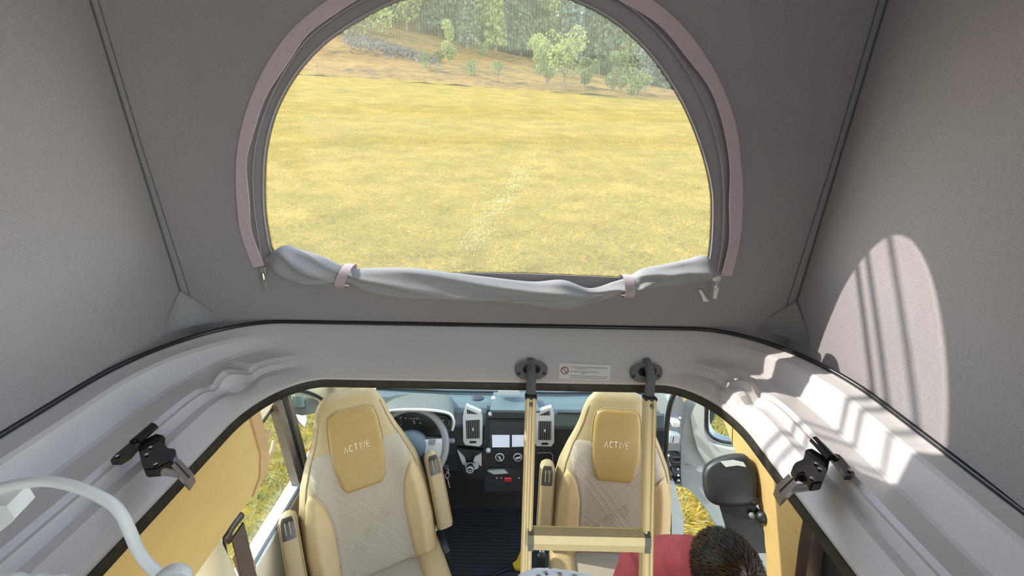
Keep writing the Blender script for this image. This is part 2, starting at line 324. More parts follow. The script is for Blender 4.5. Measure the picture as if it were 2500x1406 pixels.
def fir(name, label, H, Wd, lm, n=1700, group=None):
    t = thing(name, label, 'tree', (0, 0, 0), group); pts = []
    for i in range(n):
        v = random.random()**1.4; r = Wd*.5*(1-v)*(.55+.45*abs(sin(v*34)))+.12; a = random.uniform(0, 2*pi); q = random.uniform(.35, 1)
        pts.append((Vector((cos(a)*r*q, sin(a)*r*q, H*(.08+.92*v)-q*r*.35)), Vector((cos(a), sin(a), -.3))))
    leafcards(pts, H*.045, 'crown', lm, t); G().tube([(0, 0, -.4), (0, 0, H*.95)], [H*.016, H*.003], 6).build('trunk', M['bark'], t); return t
def put(t, px, py, Y, rot=0, sc_=1.0):
    p = at(px, py, Y=Y); t.location = (p.x, Y, ground_z(p.x, Y)-.05); t.rotation_euler = (0, 0, rot); t.scale = (sc_,)*3
def dup(root, label=None):
    r = root.copy(); COL.objects.link(r)
    if label: r['label'] = label
    for ch in list(root.children):
        c = ch.copy(); COL.objects.link(c); c.parent = r
    return r
FL = 'leafy broad crowned tree in the dense hazy forest filling the top of the view'; FG = 'forest trees behind the hillside'
FC = 'tall conifer in the dense hazy forest filling the top of the view'
protos = [fir('forest_fir', FC, 19, 7.0, M['leaf3'], 1900, FG), fir('forest_fir', FC, 16, 6.0, M['leaf4'], 1700, FG),
          round_tree('forest_tree', FL, 15, 8.5, M['leaf1'], 1900, FG, .15, .6, 12), round_tree('forest_tree', FL, 12, 7.5, M['leaf2'], 1600, FG, .12, .6, 11)]
used = [False]*4
for row, (Y, step) in enumerate([(90, 62), (99, 66), (110, 70), (124, 76), (142, 70), (165, 58)]):
    px = 700+row*23
    while px < 1780:
        k = random.choice([0, 0, 1, 2, 3]) if row < 2 else random.choice([0, 0, 1, 1, 2] if row < 4 else [0, 1])
        t = protos[k] if not used[k] else dup(protos[k]); used[k] = True
        put(t, px+random.uniform(-14, 14), 120, Y+random.uniform(-3, 3), random.uniform(0, 6), random.uniform(.8, 1.2)*(1+.09*row)*(1.18 if px > 1330 else 1)); px += step*random.uniform(.8, 1.2)
trees = [(round_tree, 'broad_tree', 'pale green round crowned tree leaning over the fence on the right', 5.6, 4.2, M['leaf2'], (1378, 200), 52.5, .22),
         (round_tree, 'bushy_tree', 'dark leafy tree standing closest to the fence line', 4.4, 2.6, M['leaf1'], (1335, 215), 51.5, .12),
         (round_tree, 'lone_tree', 'small pale round tree uphill behind the broad tree', 4.6, 3.4, M['leaf2'], (1322, 130), 67, .2),
         (round_tree, 'slim_tree', 'slim green tree just right of the broad tree', 3.6, 2.0, M['leaf1'], (1430, 175), 56, .1),
         (round_tree, 'upright_tree', 'upright green tree near the right rim of the mesh window', 4.4, 2.8, M['leaf1'], (1500, 205), 54, .1),
         (round_tree, 'tall_leafy_tree', 'tall leafy tree touching the right rim of the mesh window', 7.6, 4.4, M['leaf4'], (1575, 215), 56, .1),
         (round_tree, 'fence_bush', 'low bush at the fence beside the right window rim', 2.7, 2.2, M['leaf1'], (1560, 232), 52, .05),
         (round_tree, 'young_tree', 'slender young tree on the left of the tan slope', 5.2, 1.9, M['leaf2'], (1097, 140), 62, .08),
         (round_tree, 'thicket', 'spreading pale green thicket at the left rim of the mesh window', 6.2, 7.5, M['leaf2'], (905, 95), 76, .05),
         (round_tree, 'bush_thicket', 'grey green bushes on the far left edge of the slope', 4.6, 6.5, M['leaf4'], (850, 110), 74, .05)]
for f_, nm, lb, H, Wd, lm, (px, py), Y, th in trees: put(f_(nm, lb, H, Wd, lm, 1300, None, th, .30 if Wd < 5 else .45), px, py, Y)
f = fir('dark_fir', 'dark narrow fir standing in front of the forest edge', 15, 4.2, M['leaf3'], 1900); put(f, 1140, 105, 82)
f = fir('bright_fir', 'bright yellow green fir against the dark forest', 17, 4.6, M['leaf2'], 1700); put(f, 1210, 105, 86)
for i, (nm, lb, px, py, H) in enumerate([('shrub', 'round juniper shrub on the tan slope left of the slender tree', 1042, 135, 2.2), ('shrub', 'small shrub on the tan slope right of the slender tree', 1150, 150, 1.8),
        ('shrub', 'upright shrub alone in the middle of the tan slope', 1216, 172, 2.5), ('shrub', 'low shrub high on the slope under the forest', 1072, 120, 1.4), ('shrub', 'wide low bush under the forest edge', 1180, 108, 2.4)]):
    t = round_tree(nm, lb, H, H*.85, M['leaf1'], 420, 'shrubs on the slope', .02, .22, 5); t['category'] = 'shrub'; put(t, px, py, [58, 56, 55, 64, 78][i])

M['heather'] = mat('heather', (0.11, 0.09, 0.09), 0.95, col2=(0.20, 0.15, 0.12), scale=1.5, trans=0.1)
hpts = []
for i in range(2600):
    u = random.random(); v = random.gauss(0, .33); px = 845+225*u; Yh = 72-9*u+v*9*(1-.6*u); p = at(px, 150, Y=Yh); hpts.append((Vector((p.x, Yh, ground_z(p.x, Yh)+random.random()*.35)), Vector((0, 0, 1))))
tag(leafcards(hpts, .5, 'heather_patch', M['heather'], None), 'dark grey heather patch low on the left of the slope', 'heather', None, 'stuff')

# ------------------------------------------------------------------ pop-top tent
YT, XL, XR, ZB, ZT = 0.80, -0.665, 0.645, 1.935, 2.85
HOLE = [(664, 600), (652, 520), (650, 440), (656, 360), (680, 270), (730, 180), (800, 105), (890, 45), (985, 0), (1080, -24), (1190, -32), (1300, -24), (1390, 0), (1490, 50), (1580, 130), (1650, 230), (1700, 340), (1730, 450), (1734, 540), (1726, 630), (1705, 660), (1640, 675), (1540, 676), (1400, 670), (1250, 665), (1100, 664), (900, 666), (760, 655), (690, 635)]
hole = smoothpts([at(*p, Y=YT) for p in HOLE+[HOLE[0]]], 5)[:-1]
hc = Vector((sum(p.x for p in hole)/len(hole), YT, sum(p.z for p in hole)/len(hole)))
def rectpt(d):
    t = 9
    if d.x > 1e-6: t = min(t, (XR-hc.x)/d.x)
    if d.x < -1e-6: t = min(t, (XL-hc.x)/d.x)
    if d.z > 1e-6: t = min(t, (ZT-hc.z)/d.z)
    if d.z < -1e-6: t = min(t, (1.82-hc.z)/d.z)
    return hc+d*t
g = G(); rings = 10; n = len(hole); V = []
corners = [Vector((x, YT, z)) for x in (XL, XR) for z in (1.82, ZT)]
outer = [rectpt((p-hc).normalized()) for p in hole]
for c in corners:
    i = min(range(n), key=lambda i: (outer[i]-c).length); outer[i] = c
for r in range(rings):
    t = r/(rings-1)
    for i in range(n):
        p = hole[i].lerp(outer[i], t); wv = max(0, t-.45)*(0.005*sin(p.x*23+p.z*9)+0.003*sin(p.z*31-p.x*17))*(1-t)*3
        V.append(p+Vector((0, wv, 0)))
g.add(V, [(r*n+i, r*n+(i+1) % n, (r+1)*n+(i+1) % n, (r+1)*n+i) for r in range(rings-1) for i in range(n)])
wf = struct(g.build('wall_front', M['tent'], None, True), 'grey fabric front tent wall with the big arched mesh window', 'tent wall')
def side_wall(name, x, lab, y0):
    sg = 1 if x > 0 else -1
    def fn(u, v):
        y = y0+(YT-y0)*u; z = 1.82+(ZT-1.82)*v
        return Vector((x+sg*(0.006*sin(pi*u)*sin(y*7+z*5)), y, z))
    return struct(G().grid(fn, 40, 24).build(name, M['tent'], None, True), lab, 'tent wall')
wl = side_wall('wall_left', XL, 'plain warm grey fabric tent wall on the left', -1.35)
wr = side_wall('wall_right', XR, 'grey fabric tent wall on the right with the sun patch', -.30)
for x, pw in ((XL+.002, wl), (XR-.002, wr)):
    G().tube([(x, YT-.002, 2.0), (x, YT-.002, ZT)], .0013, 6).build('corner_seam', M['seam'], pw)
    s = 1 if x < 0 else -1
    G().tube([(x+s*.018, YT-.002, 2.0), (x+s*.012, YT-.002, 2.3), (x+s*.015, YT-.002, ZT)], .0007, 5).build('stitch_line', M['seam'], wf)
for px0, px1, pw, sg in ((470, 560, wf, 1), (1862, 1958, wf, -1)):      # corner gussets at the tent foot
    xc = XL if sg > 0 else XR
    def fn(u, v, xc=xc, sg=sg):
        a = u*pi/2; r = .115*(1-.55*v**1.7); z = ZB+.0+.075*v**.8
        cx, cy = xc+sg*.07, YT-.07
        p = Vector((cx-sg*.07*cos(a), cy+.07*sin(a), z)); q = Vector((xc+sg*.006, YT-.006, z))
        return p.lerp(q, v**1.2)
    G().grid(fn, 12, 8).build('corner_gusset', M['gusset'], pw, True)
struct(G().grid(lambda u, v: Vector((XL+(XR-XL)*u, -1.35+.01*sin(u*9), 1.82+(ZT-1.82)*v)), 16, 10).build('wall_back', M['tent'], None, True), 'grey fabric rear tent wall behind the viewer', 'tent wall')
# zip tape arc
def tape(px_path, w0, name, m, y, parent, wob=0.0):
    pts = smoothpts([at(*p, Y=y) for p in px_path], 6); V = []; Fc = []
    for i, p in enumerate(pts):
        t = (pts[min(i+1, len(pts)-1)]-pts[max(i-1, 0)]).normalized(); nn = Vector((t.z, 0, -t.x)); ww = w0*(1+wob*sin(i*.21)+wob*.7*sin(i*.5+1))
        V += [p-nn*w0*.5, p-nn*w0*.5+Vector((0, -.003, 0)), p+nn*(ww-.5*w0)+Vector((0, -.003, 0)), p+nn*(ww-.5*w0)]
    for i in range(len(pts)-1):
        for k in range(4): Fc.append((i*4+k, i*4+(k+1) % 4, (i+1)*4+(k+1) % 4, (i+1)*4+k))
    return mk(name, V, Fc, m, parent)
TP = [(632, 650), (604, 575), (594, 500), (592, 420), (600, 345), (622, 265), (660, 180), (715, 100), (775, 45), (850, -5), (960, -55), (1080, -85), (1200, -95), (1320, -85), (1430, -55), (1545, -5), (1630, 55), (1695, 130), (1745, 215), (1780, 310), (1793, 400), (1798, 480), (1793, 580), (1773, 672)]
tape(TP, .021, 'zip_tape', M['tape'], YT-.010, wf, .10)
TI = [(642, 650), (630, 575), (620, 500), (617, 420), (626, 345), (650, 265), (688, 185), (742, 105), (800, 55), (870, 10), (970, -38), (1080, -62), (1200, -70), (1320, -62), (1420, -38), (1520, 5), (1600, 70), (1665, 150), (1712, 235), (1748, 330), (1764, 420), (1768, 500), (1764, 590), (1752, 668)]
G().tube(smoothpts([at(*p, Y=YT-.008) for p in TI], 6), .0013, 6).build('zip_coil', M['gusset'], wf, True)
TH = [(p.x, YT-.004, p.z) for p in hole[:100]]
G().tube([(hc.x+(p.x-hc.x)*1.012, YT-.003, hc.z+(p.z-hc.z)*1.012) for p in hole]+[(hc.x+(hole[0].x-hc.x)*1.012, YT-.003, hc.z+(hole[0].z-hc.z)*1.012)], .0022, 6).build('window_hem', M['tent'], wf, True)
# mesh window
def pane(name, pts, d, m): return struct(G().prism(pts, d).build(name, m))
o = mk('window_1', [p+Vector((0, .004, 0)) for p in hole]+[hc+Vector((0, .004, 0))], [(i, (i+1) % n, n) for i in range(n)], M['mesh'])
struct(o, 'arched see-through insect mesh window looking onto the meadow', 'mesh window')
# rolled down window flap
UPc = [(652, 630), (690, 600), (735, 612), (790, 628), (850, 655), (900, 655), (1000, 655), (1100, 666), (1200, 678), (1300, 688), (1375, 684), (1440, 704), (1500, 688), (1535, 676), (1565, 658), (1610, 648), (1670, 636), (1722, 625), (1745, 655)]
LOc = [(655, 640), (690, 672), (735, 690), (790, 697), (850, 694), (900, 710), (1000, 726), (1100, 731), (1200, 737), (1300, 743), (1375, 750), (1440, 738), (1500, 722), (1535, 714), (1565, 708), (1610, 700), (1670, 690), (1722, 684), (1748, 672)]
fl = thing('window_flap', 'loosely rolled grey window flap under the arched mesh window', 'window flap', tuple(at(1200, 745, Y=YT-.02)))
FOLDS = [(30, 1.2, .05, .22, .35, 14), (46, 1.9, -.035, .22, .4, 14), (58, 1.1, .03, .2, .35, 16), (66, 2.1, -.05, .25, .45, 10), (74, 1.3, .08, .25, .5, 8), (84, 1.8, -.06, .25, .45, 9), (92, 1.1, .05, .22, .4, 9), (100, 2.0, -.06, .25, .35, 8), (12, 1.0, .07, .25, .35, 9), (20, 2.0, -.06, .22, .35, 8)]
U_ = smoothpts([at(*p, Y=YT-.03) for p in UPc], 10); L_ = smoothpts([at(*p, Y=YT-.03) for p in LOc], 10); V = []; Fc = []; nn = 54; tot = len(U_)
for i, (a, b) in enumerate(zip(U_, L_)):
    c = (a+b)/2; hh = (a-b)/2; dep = max(.008, hh.length*.95)
    for k in range(nn):
        q = 2*pi*k/nn; wr_ = 1+.10*sin(3*q+i*.13)+.06*sin(5*q-i*.19)+sum(A_*1.2*exp(-((q-(q0+sl_*(i*.6-i0)))/w_)**2)*exp(-((i*.6-i0)/le)**2) for i0, q0, sl_, w_, A_, le in FOLDS)
        V.append(c+hh*cos(q)*(1 if cos(q) > 0 else 1)+Vector((0, -sin(q)*dep*wr_*(1 if sin(q) > 0 else .7), 0)))
Fc = [(i*nn+k, i*nn+(k+1) % nn, (i+1)*nn+(k+1) % nn, (i+1)*nn+k) for i in range(tot-1) for k in range(nn)]+[tuple(range(nn)), tuple((tot-1)*nn+k for k in range(nn))]
mk('fabric_roll', V, Fc, M['flap'], fl, True)
for (ax, ay), (bx, by) in (((852, 648), (838, 698)), ((1531, 674), (1530, 722))):
    a = at(ax, ay, Y=YT-.03); b = at(bx, by, Y=YT-.03); c = (a+b)/2; hh = (a-b)/2; V = []; sd = Vector((1, 0, 0))
    for k in range(16):
        q = 2*pi*k/16; p = c+hh*cos(q)*1.08+Vector((0, -sin(q)*hh.length*1.25, 0)); V += [p-sd*.010, p+sd*.010]
    mk('tie_strap', V, [(2*k, 2*k+1, (2*k+3) % 32, (2*k+2) % 32) for k in range(16)], M['tape'], fl, True)
for px, py in ((643, 657), (1751, 676)):
    a = at(px, py, Y=YT-.018); zp = G().rbox(a+Vector((-.007, -.005, -.010)), a+Vector((.007, .005, .004)), .002).build('zip_slider', M['zipmetal'], fl)
    G().tube([a+Vector((0, -.004, -.008)), a+Vector((.001, -.006, -.020))], .0024, 6).rbox(a+Vector((-.0045, -.0075, -.046)), a+Vector((.0055, -.0045, -.018)), .0014).build('zip_pull', M['zipmetal'], zp)
p = [at(*q, Y=YT-.004) for q in [(1704, 708), (1712, 708), (1720, 722), (1731, 736), (1716, 735), (1712, 722)]]
tag(G().prism(p, (0, -.0015, 0)).build('cloth_tag', M['paper']), 'tiny white cloth tag below the right zip pull', 'tag')
# pop-top lid above the tent, with unseen bars added to stripe the sun patch
lid = struct(G().rbox((-.78, -1.6, ZT-.0), (.76, .955, ZT+.06), .015).build('ceiling', M['shell']), 'white pop-top roof lid above the tent', 'roof')
for i, (z, tl) in enumerate(((2.640, .012), (2.695, -.004), (2.785, -.012))):
    G().tube([(-.86, 1.0, z), (.30, 1.0, z+tl)], [.0050, .0062], 8).build('added_shadow_bar', M['shell'], lid, True)
G().box((-.875, .94, 2.6), (-.86, 1.02, 2.86)).box((-.875, .90, 2.83), (-.70, .96, 2.86)).build('shadow_bar_holder', M['shell'], lid)  # holders for the added bars, out of view
G().box((.30, .94, 2.6), (.312, 1.02, 2.9)).build('shadow_bar_holder', M['shell'], lid)

# ------------------------------------------------------------------ moulded roof frame (tray)
CW, CF, CZ = 0.434, 0.712, 1.858
PS = [(0, 1.846), (0, 1.858), (.006, 1.864), (.036, 1.883), (.058, 1.880), (.066, 1.895), (.074, 1.8935), (.082, 1.899), (.15, 1.884), (.158, 1.886), (.178, 1.928), (.186, 1.932), (.214, 1.932), (.228, 1.934)]
PF = [(0, 1.846), (0, 1.858), (.003, 1.8607), (.012, 1.8688), (.018, 1.8742), (.025, 1.8805), (.030, 1.885), (.035, 1.8895), (.047, 1.9003), (.054, 1.9066), (.064, 1.9156), (.071, 1.9219), (.080, 1.930), (.088, 1.937)]
def dens(P, per):
    out = []
    for i in range(len(P)-1):
        for k in range(per): t = k/per; out.append(tuple(P[i][j]*(1-t)+P[i+1][j]*t for j in range(2)))
    return out+[P[-1]]
PSd, PFd = dens(PS, 3), dens(PF, 3); NP = len(PSd)
def tray_col(s):                                      # s: arc parameter -> (kind) returns list of points for one cross section
    pass
def u_path():                                         # parameters along the U: ('L',y) corner angles, front, corner, right
    out = []
    for i in range(40): out.append(('L', -1.1+(0.56+1.1)*i/40))
    for i in range(30): out.append(('CL', i/30))
    for i in range(51): out.append(('F', i/50))
    for i in range(1, 31): out.append(('CR', i/30))
    for i in range(1, 41): out.append(('R', 0.56-(0.56+1.1)*i/40))
    return out
def tray_pt(kind, t, k):
    so_, sz = PSd[k]; fo, fz = PFd[k]
    sgn = -1 if kind in ('L', 'CL') else 1
    hw = (.460+so_*.81) if sgn > 0 else (.450+so_*.943); yf = CF+fo; R = .055+so_*.70
    if kind in ('L', 'R'): return Vector((sgn*hw, t, sz))
    cy = min(0.56, yf-R); Ry = yf-cy; cx = hw-max(R, Ry*.75); Rx = hw-cx
    if kind in ('CL', 'CR'):
        a = t if kind == 'CL' else 1-t; q = a*pi/2; bl = (3*a*a-2*a**3)
        return Vector((sgn*(cx+Rx*cos(q)), cy+Ry*sin(q), sz*(1-bl)+fz*bl))
    cl_ = .450+so_*.943-max(R, Ry*.75); cr_ = .460+so_*.81-max(R, Ry*.75); return Vector((-cl_+(cl_+cr_)*t, yf, fz))
path = u_path(); V = []
BU = [(-.50, .66), (.485, .66)]
for kind, t in path:
    for k in range(NP):
        p = tray_pt(kind, t, k)
        for bx, by in BU:
            d = sqrt((p.x-bx)**2+(p.y-by)**2)
            if d < .08: p = p+Vector((0, -.3, 1)).normalized()*(.012*exp(-(d/.018)**2)-.011*exp(-((d-.034)/.012)**2))
        V.append(p)
Fc = [(i*NP+k, (i+1)*NP+k, (i+1)*NP+k+1, i*NP+k+1) for i in range(len(path)-1) for k in range(NP-1)]
tr = struct(mk('trim_1', V, Fc, M['tray'], None, True, 16), 'moulded grey plastic roof frame around the cab opening', 'roof frame')
sealp = [tray_pt(kind, t, 1)+Vector((0, 0, -.006)) for kind, t in path]
V = []
for i, p in enumerate(sealp):
    tt = (sealp[min(i+1, len(sealp)-1)]-sealp[max(i-1, 0)]).normalized(); nn_ = tt.cross(Vector((0, 0, 1)))   # points outward? fixed below
    inn = -nn_ if nn_.dot(Vector((p.x, p.y-.2, 0))) > 0 else nn_
    V += [p+inn*-.004+Vector((0, 0, .008)), p+inn*.003+Vector((0, 0, .009)), p+inn*.005+Vector((0, 0, 0)), p+inn*.004+Vector((0, 0, -.007)), p+inn*-.004+Vector((0, 0, -.010))]
Fc = [(i*5+k, i*5+(k+1) % 5, (i+1)*5+(k+1) % 5, (i+1)*5+k) for i in range(len(sealp)-1) for k in range(5)]
G_ = mk('trim_2', V, Fc, M['seal'], None, True, 40); struct(G_, 'black rubber edging around the roof opening', 'edging')
pip = [tray_pt(kind, t, NP-1)+Vector((0, -.002, .004)) for kind, t in path]
struct(G().tube(pip, .0045, 8).build('trim_3', M['piping'], None, True), 'black vinyl piping where tent meets roof frame', 'piping')
# outer roof skirt so that no daylight leaks under the tent foot
V = []
for kind, t in path:
    p = tray_pt(kind, t, NP-1); q = p.copy(); s = -1 if p.x < 0 else 1
    q2 = Vector((max(min(q.x*1.5, .93), -.93), q.y+(.2 if q.y > .6 else 0), 1.80)); V += [p+Vector((0, .001, .002)), q2]
mk('skirt', V, [(2*i, 2*i+1, 2*i+3, 2*i+2) for i in range(len(path)-1)], M['shell'], tr)
TN = Vector((0, -.079, .088)).normalized()           # normal of the sloping front face
def tf(px, py, off=0.0): return atp(px, py, Vector((0, .7125, 1.8585))+TN*off, TN)

# ------------------------------------------------------------------ van shell
floor = struct(G().box((-.92, -1.2, -.06), (.92, 1.95, 0)).build('floor', M['mat_']), 'black rubber cab floor mat with small raised treads', 'floor')
V = []; Fc = []; tg = G()
for j in range(26):
    for i in range(44):
        x = -.30+i*.013*1.0+(.0065 if j % 2 else 0); y = 1.36+j*.022
        if x > .27: continue
        tg.box((x-.0042, y-.0065, 0), (x+.0042, y+.0065, .0018))
tag(tg.build('mat_treads', M['stud'], floor), kind='stuff')
# left: tan overhead board with brown front edging
XB = -.80
bot = 1.205
def Q(px, py, X=XB): return at(px, py, X=X)
pl_ = [(-.3, bot), (.985, bot), (1.035, 1.235), (1.065, 1.30), (1.065, 1.50), (1.065, 1.80), (-.3, 1.80)]
wl2 = thing('overhead_board', 'large tan overhead board on the left beside the driver seat', 'wall panel', (XB, .4, bot))
G().prism([(XB, y, z) for y, z in pl_], (-.025, 0, 0)).build('board', M['panel'], wl2)
eg = [(1.035, 1.235), (1.065, 1.30), (1.065, 1.80), (1.120, 1.80), (1.108, 1.29), (1.075, 1.215), (.985, bot-.005), (.985, bot)]
G().prism([(XB+.006, y, z) for y, z in eg], (-.05, 0, 0)).build('front_edging', M['edge'], wl2)
# upper side walls and cab roof (real shell that keeps the sun out)
struct(G().box((-.95, -1.15, 1.48), (-.91, 1.12, 1.82)).build('wall_upper_left', M['cream']), 'cream trim above the driver door', 'wall')
struct(G().box((.93, -1.15, 1.48), (.97, .95, 1.82)).build('wall_upper_right', M['cream']), 'cream trim above the right side opening', 'wall')
struct(G().prism([(-.95, .75, 1.836), (.97, .75, 1.836), (.90, 1.20, 1.74), (-.88, 1.20, 1.74)], (0, 0, .03)).build('ceiling_cab', M['cream']), 'cream cab headlining in front of the roof opening', 'ceiling')
struct(G().prism([(-.86, 1.20, 1.76), (.88, 1.20, 1.76), (.92, 2.12, .98), (-.92, 2.12, .98)], (0, .003, .004)).build('window_2', M['glass']), 'windscreen above the dashboard', 'windscreen')
struct(G().box((-.96, -1.2, 0), (-.92, .56, 1.48)).build('wall_lower_left', M['cream']), 'cream lower side wall of the living area on the left', 'wall')
struct(G().box((.94, -1.2, 0), (.98, .50, .80)).build('wall_lower_right', M['cream']), 'cream lower side wall of the living area on the right', 'wall')
struct(G().box((-.92, -1.24, 0), (.94, -1.2, 1.10)).build('wall_lower_back', M['cream']), 'cream rear partition of the living area', 'wall')
# driver door (closed): frame arch, belt line, lower panel, divider post
XD = -.92
d1 = thing('door_1', 'closed driver door with curved cream window surround', 'door', (XD, 1.3, .1)); d1['kind'] = 'structure'
arch_in = smoothpts([Vector((XD, y, z)) for y, z in [(.93, .84), (.97, 1.06), (1.08, 1.19), (1.25, 1.255), (1.42, 1.262), (1.54, 1.212), (1.68, 1.08), (1.80, .92)]], 5)
arch_out = smoothpts([Vector((XD, y, z)) for y, z in [(.76, .84), (.78, 1.20), (.90, 1.50), (1.20, 1.56), (1.50, 1.52), (1.70, 1.36), (1.88, 1.14), (2.0, .92)]], 5)
V = []; Fc = []
for a, b in zip(arch_in, arch_out): V += [a+Vector((.0, 0, 0)), a.lerp(b, .5)+Vector((.035, 0, 0)), b+Vector((.02, 0, 0)), b+Vector((-.03, 0, 0)), a+Vector((-.03, 0, 0))]
for i in range(len(arch_in)-1):
    for k in range(5): Fc.append((i*5+k, i*5+(k+1) % 5, (i+1)*5+(k+1) % 5, (i+1)*5+k))
mk('window_surround', V, Fc, M['cream'], d1, True, 40)
G().tube([a+Vector((-.004, 0, 0)) for a in arch_in], .011, 6).build('window_rubber', M['piping'], d1, True)
G().rbox((XD-.05, .70, .08), (XD+.02, 1.95, .805), .012).build('lower_panel', M['cream'], d1)
G().rbox((XD-.035, .72, .80), (XD+.035, 1.95, .832), .010).build('belt_rail', M['body'], d1)
G().tube([(XD+.03, .75, .837), (XD+.03, 1.90, .837)], .009, 6).build('belt_rubber', M['grey'], d1)
a0, a1 = Vector((XD, 1.38, .82)), Vector((XD, 1.36, 1.285))
M['post2'] = mat('brown_rubber_post', (0.10, 0.075, 0.055), 0.5, col2=(0.13, 0.1, 0.075), scale=30)
for k, (off, wd, mm) in enumerate(((0, .026, M['post2']), (.045, .014, M['black']), (.078, .016, M['post2']))):
    G().tube([a0+Vector((.01, off, 0)), a1+Vector((.01, off, 0))], wd, 4, upv=(1, 1, 0)).build('divider_post', mm, d1)
G().prism([p+Vector((-.012, 0, 0)) for p in arch_in], (-.003, 0, 0)).build('pane', M['glass'], d1)
# grab loop seen against the meadow
gl = smoothpts([(XD+.03, 1.135, 1.25), (XD+.05, 1.15, 1.225), (XD+.05, 1.20, 1.22), (XD+.03, 1.26, 1.23)], 5); gl2 = smoothpts([(XD+.03, 1.14, 1.235), (XD+.05, 1.16, 1.185), (XD+.05, 1.21, 1.165), (XD+.03, 1.27, 1.17)], 5)
G().tube(gl, .007, 8).tube(gl2, .008, 8).build('grab_loop', M['edge'], d1, True)
# B pillar, left
bp_ = thing('pillar_trim', 'cream door pillar trim behind the driver seat on the left', 'pillar', (-.9, .85, 0)); bp_['kind'] = 'structure'
G().prism([(-.94, .60, 0), (-.94, .97, 0), (-.94, .93, .5), (-.94, .90, .86), (-.94, .86, 1.48), (-.94, .55, 1.48)], (.09, 0, 0)).build('pillar', M['cream'], bp_)
G().rbox((-.86, .905, .90), (-.83, .955, 1.02), .006).build('striker_cover', M['edge'], bp_)
G().prism([(-.85, .45, .3), (-.85, .60, .3), (-.85, .60, 1.2), (-.85, .45, 1.2)], (.02, 0, 0)).build('side_cladding', M['cream'], bp_)
# seat belt on the left pillar
sb = thing('seat_belt', 'dark brown seat belt hanging on the left door pillar', 'seat belt', (-.82, .80, .4))
gp = at(580, 1268, X=-.80); bt = at(600, 1420, X=-.76); bt2 = at(628, 1500, X=-.72)
G().tube(smoothpts([at(590, 1258, X=-.80), at(572, 1280, X=-.80), at(556, 1306, X=-.80), at(562, 1318, X=-.80)], 4), .013, 10, flat=.7).build('belt_guide', M['cap'], sb, True)
bw = [at(580, 1292, X=-.795), at(592, 1340, X=-.785), at(606, 1400, X=-.775), at(640, 1520, X=-.74)]
V = []
for p in smoothpts(bw, 5): V += [p+Vector((0, -.032, 0)), p+Vector((0, .024, 0)), p+Vector((.005, .024, 0)), p+Vector((.005, -.032, 0))]
mk('webbing', V, [(i*4+k, i*4+(k+1) % 4, (i+1)*4+(k+1) % 4, (i+1)*4+k) for i in range(len(V)//4-1) for k in range(4)], M['belt'], sb)
# door mirror, left
mr = thing('wing_mirror', 'blue grey door mirror seen through the driver side window', 'mirror', tuple(at(745, 1030, X=-1.08)))
mp_ = [at(*q, X=-1.06) for q in [(712, 958), (728, 955), (741, 968), (748, 1000), (751, 1030), (744, 1048), (727, 1030), (715, 1000)]]
G().prism(mp_, (-.03, .05, 0)).build('housing', M['grey'], mr)
c_ = sum(mp_, Vector())/len(mp_); G().prism([c_.lerp(p, .86)+Vector((.003, -.004, 0)) for p in mp_], (-.004, .004, 0)).build('mirror_glass', M['mirror'], mr)
mh = [at(*q, X=-1.02) for q in [(742, 970), (756, 966), (775, 972), (778, 985), (772, 1000), (750, 1004), (744, 990)]]
G().prism(mh, (-.10, .03, 0)).build('mirror_cap', M['dashtop'], mr)
G().prism([p+Vector((.006, -.002, -.015)) for p in mh], (-.05, .02, -.03)).build('mirror_foot', M['black'], mr)
# right side: tan board following the opening
XP = .86
def R_(px, py): return at(px, py, X=XP)
rb = thing('wall_board', 'tan wall board on the right behind the person', 'wall panel', tuple(R_(1900, 1400))); rb['kind'] = 'thing'
rp = [(1705, 925), (1738, 962), (1760, 1010), (1790, 1088), (1822, 1160), (1850, 1226), (1866, 1300), (1874, 1440), (1935, 1440), (1948, 1330), (1962, 1250), (1930, 1130), (1860, 1010), (1780, 905)]
M['panel_r'] = mat('tan_laminate', (0.42, 0.26, 0.095), 0.55, col2=(0.46, 0.29, 0.11), scale=5, stretch=(1, 1, 6))
G().prism([R_(*q) for q in rp], (.03, 0, 0)).build('board', M['panel_r'], rb)
G().tube([R_(1789, 1036)+Vector((-.002, 0, 0)), R_(1788, 1082)+Vector((-.002, 0, 0))], .0022, 5).build('board_joint', M['edge'], rb)
G().ball(R_(1942, 1296)+Vector((-.001, 0, 0)), .0045, .5, n=10, mm=6).build('screw_cap', M['edge'], rb)
ep = [(1935, 1440), (1948, 1330), (1962, 1250), (1985, 1270), (1975, 1340), (1962, 1440)]
G().prism([R_(*q)+Vector((.002, 0, 0)) for q in ep], (.05, 0, 0)).build('dark_edging', M['cap'], rb)
G().prism([at(*q, X=.90) for q in [(1966, 1440), (1980, 1330), (1992, 1275), (2100, 1400), (2110, 1450)]], (.02, 0, 0)).build('window_pillar', M['black'], rb)
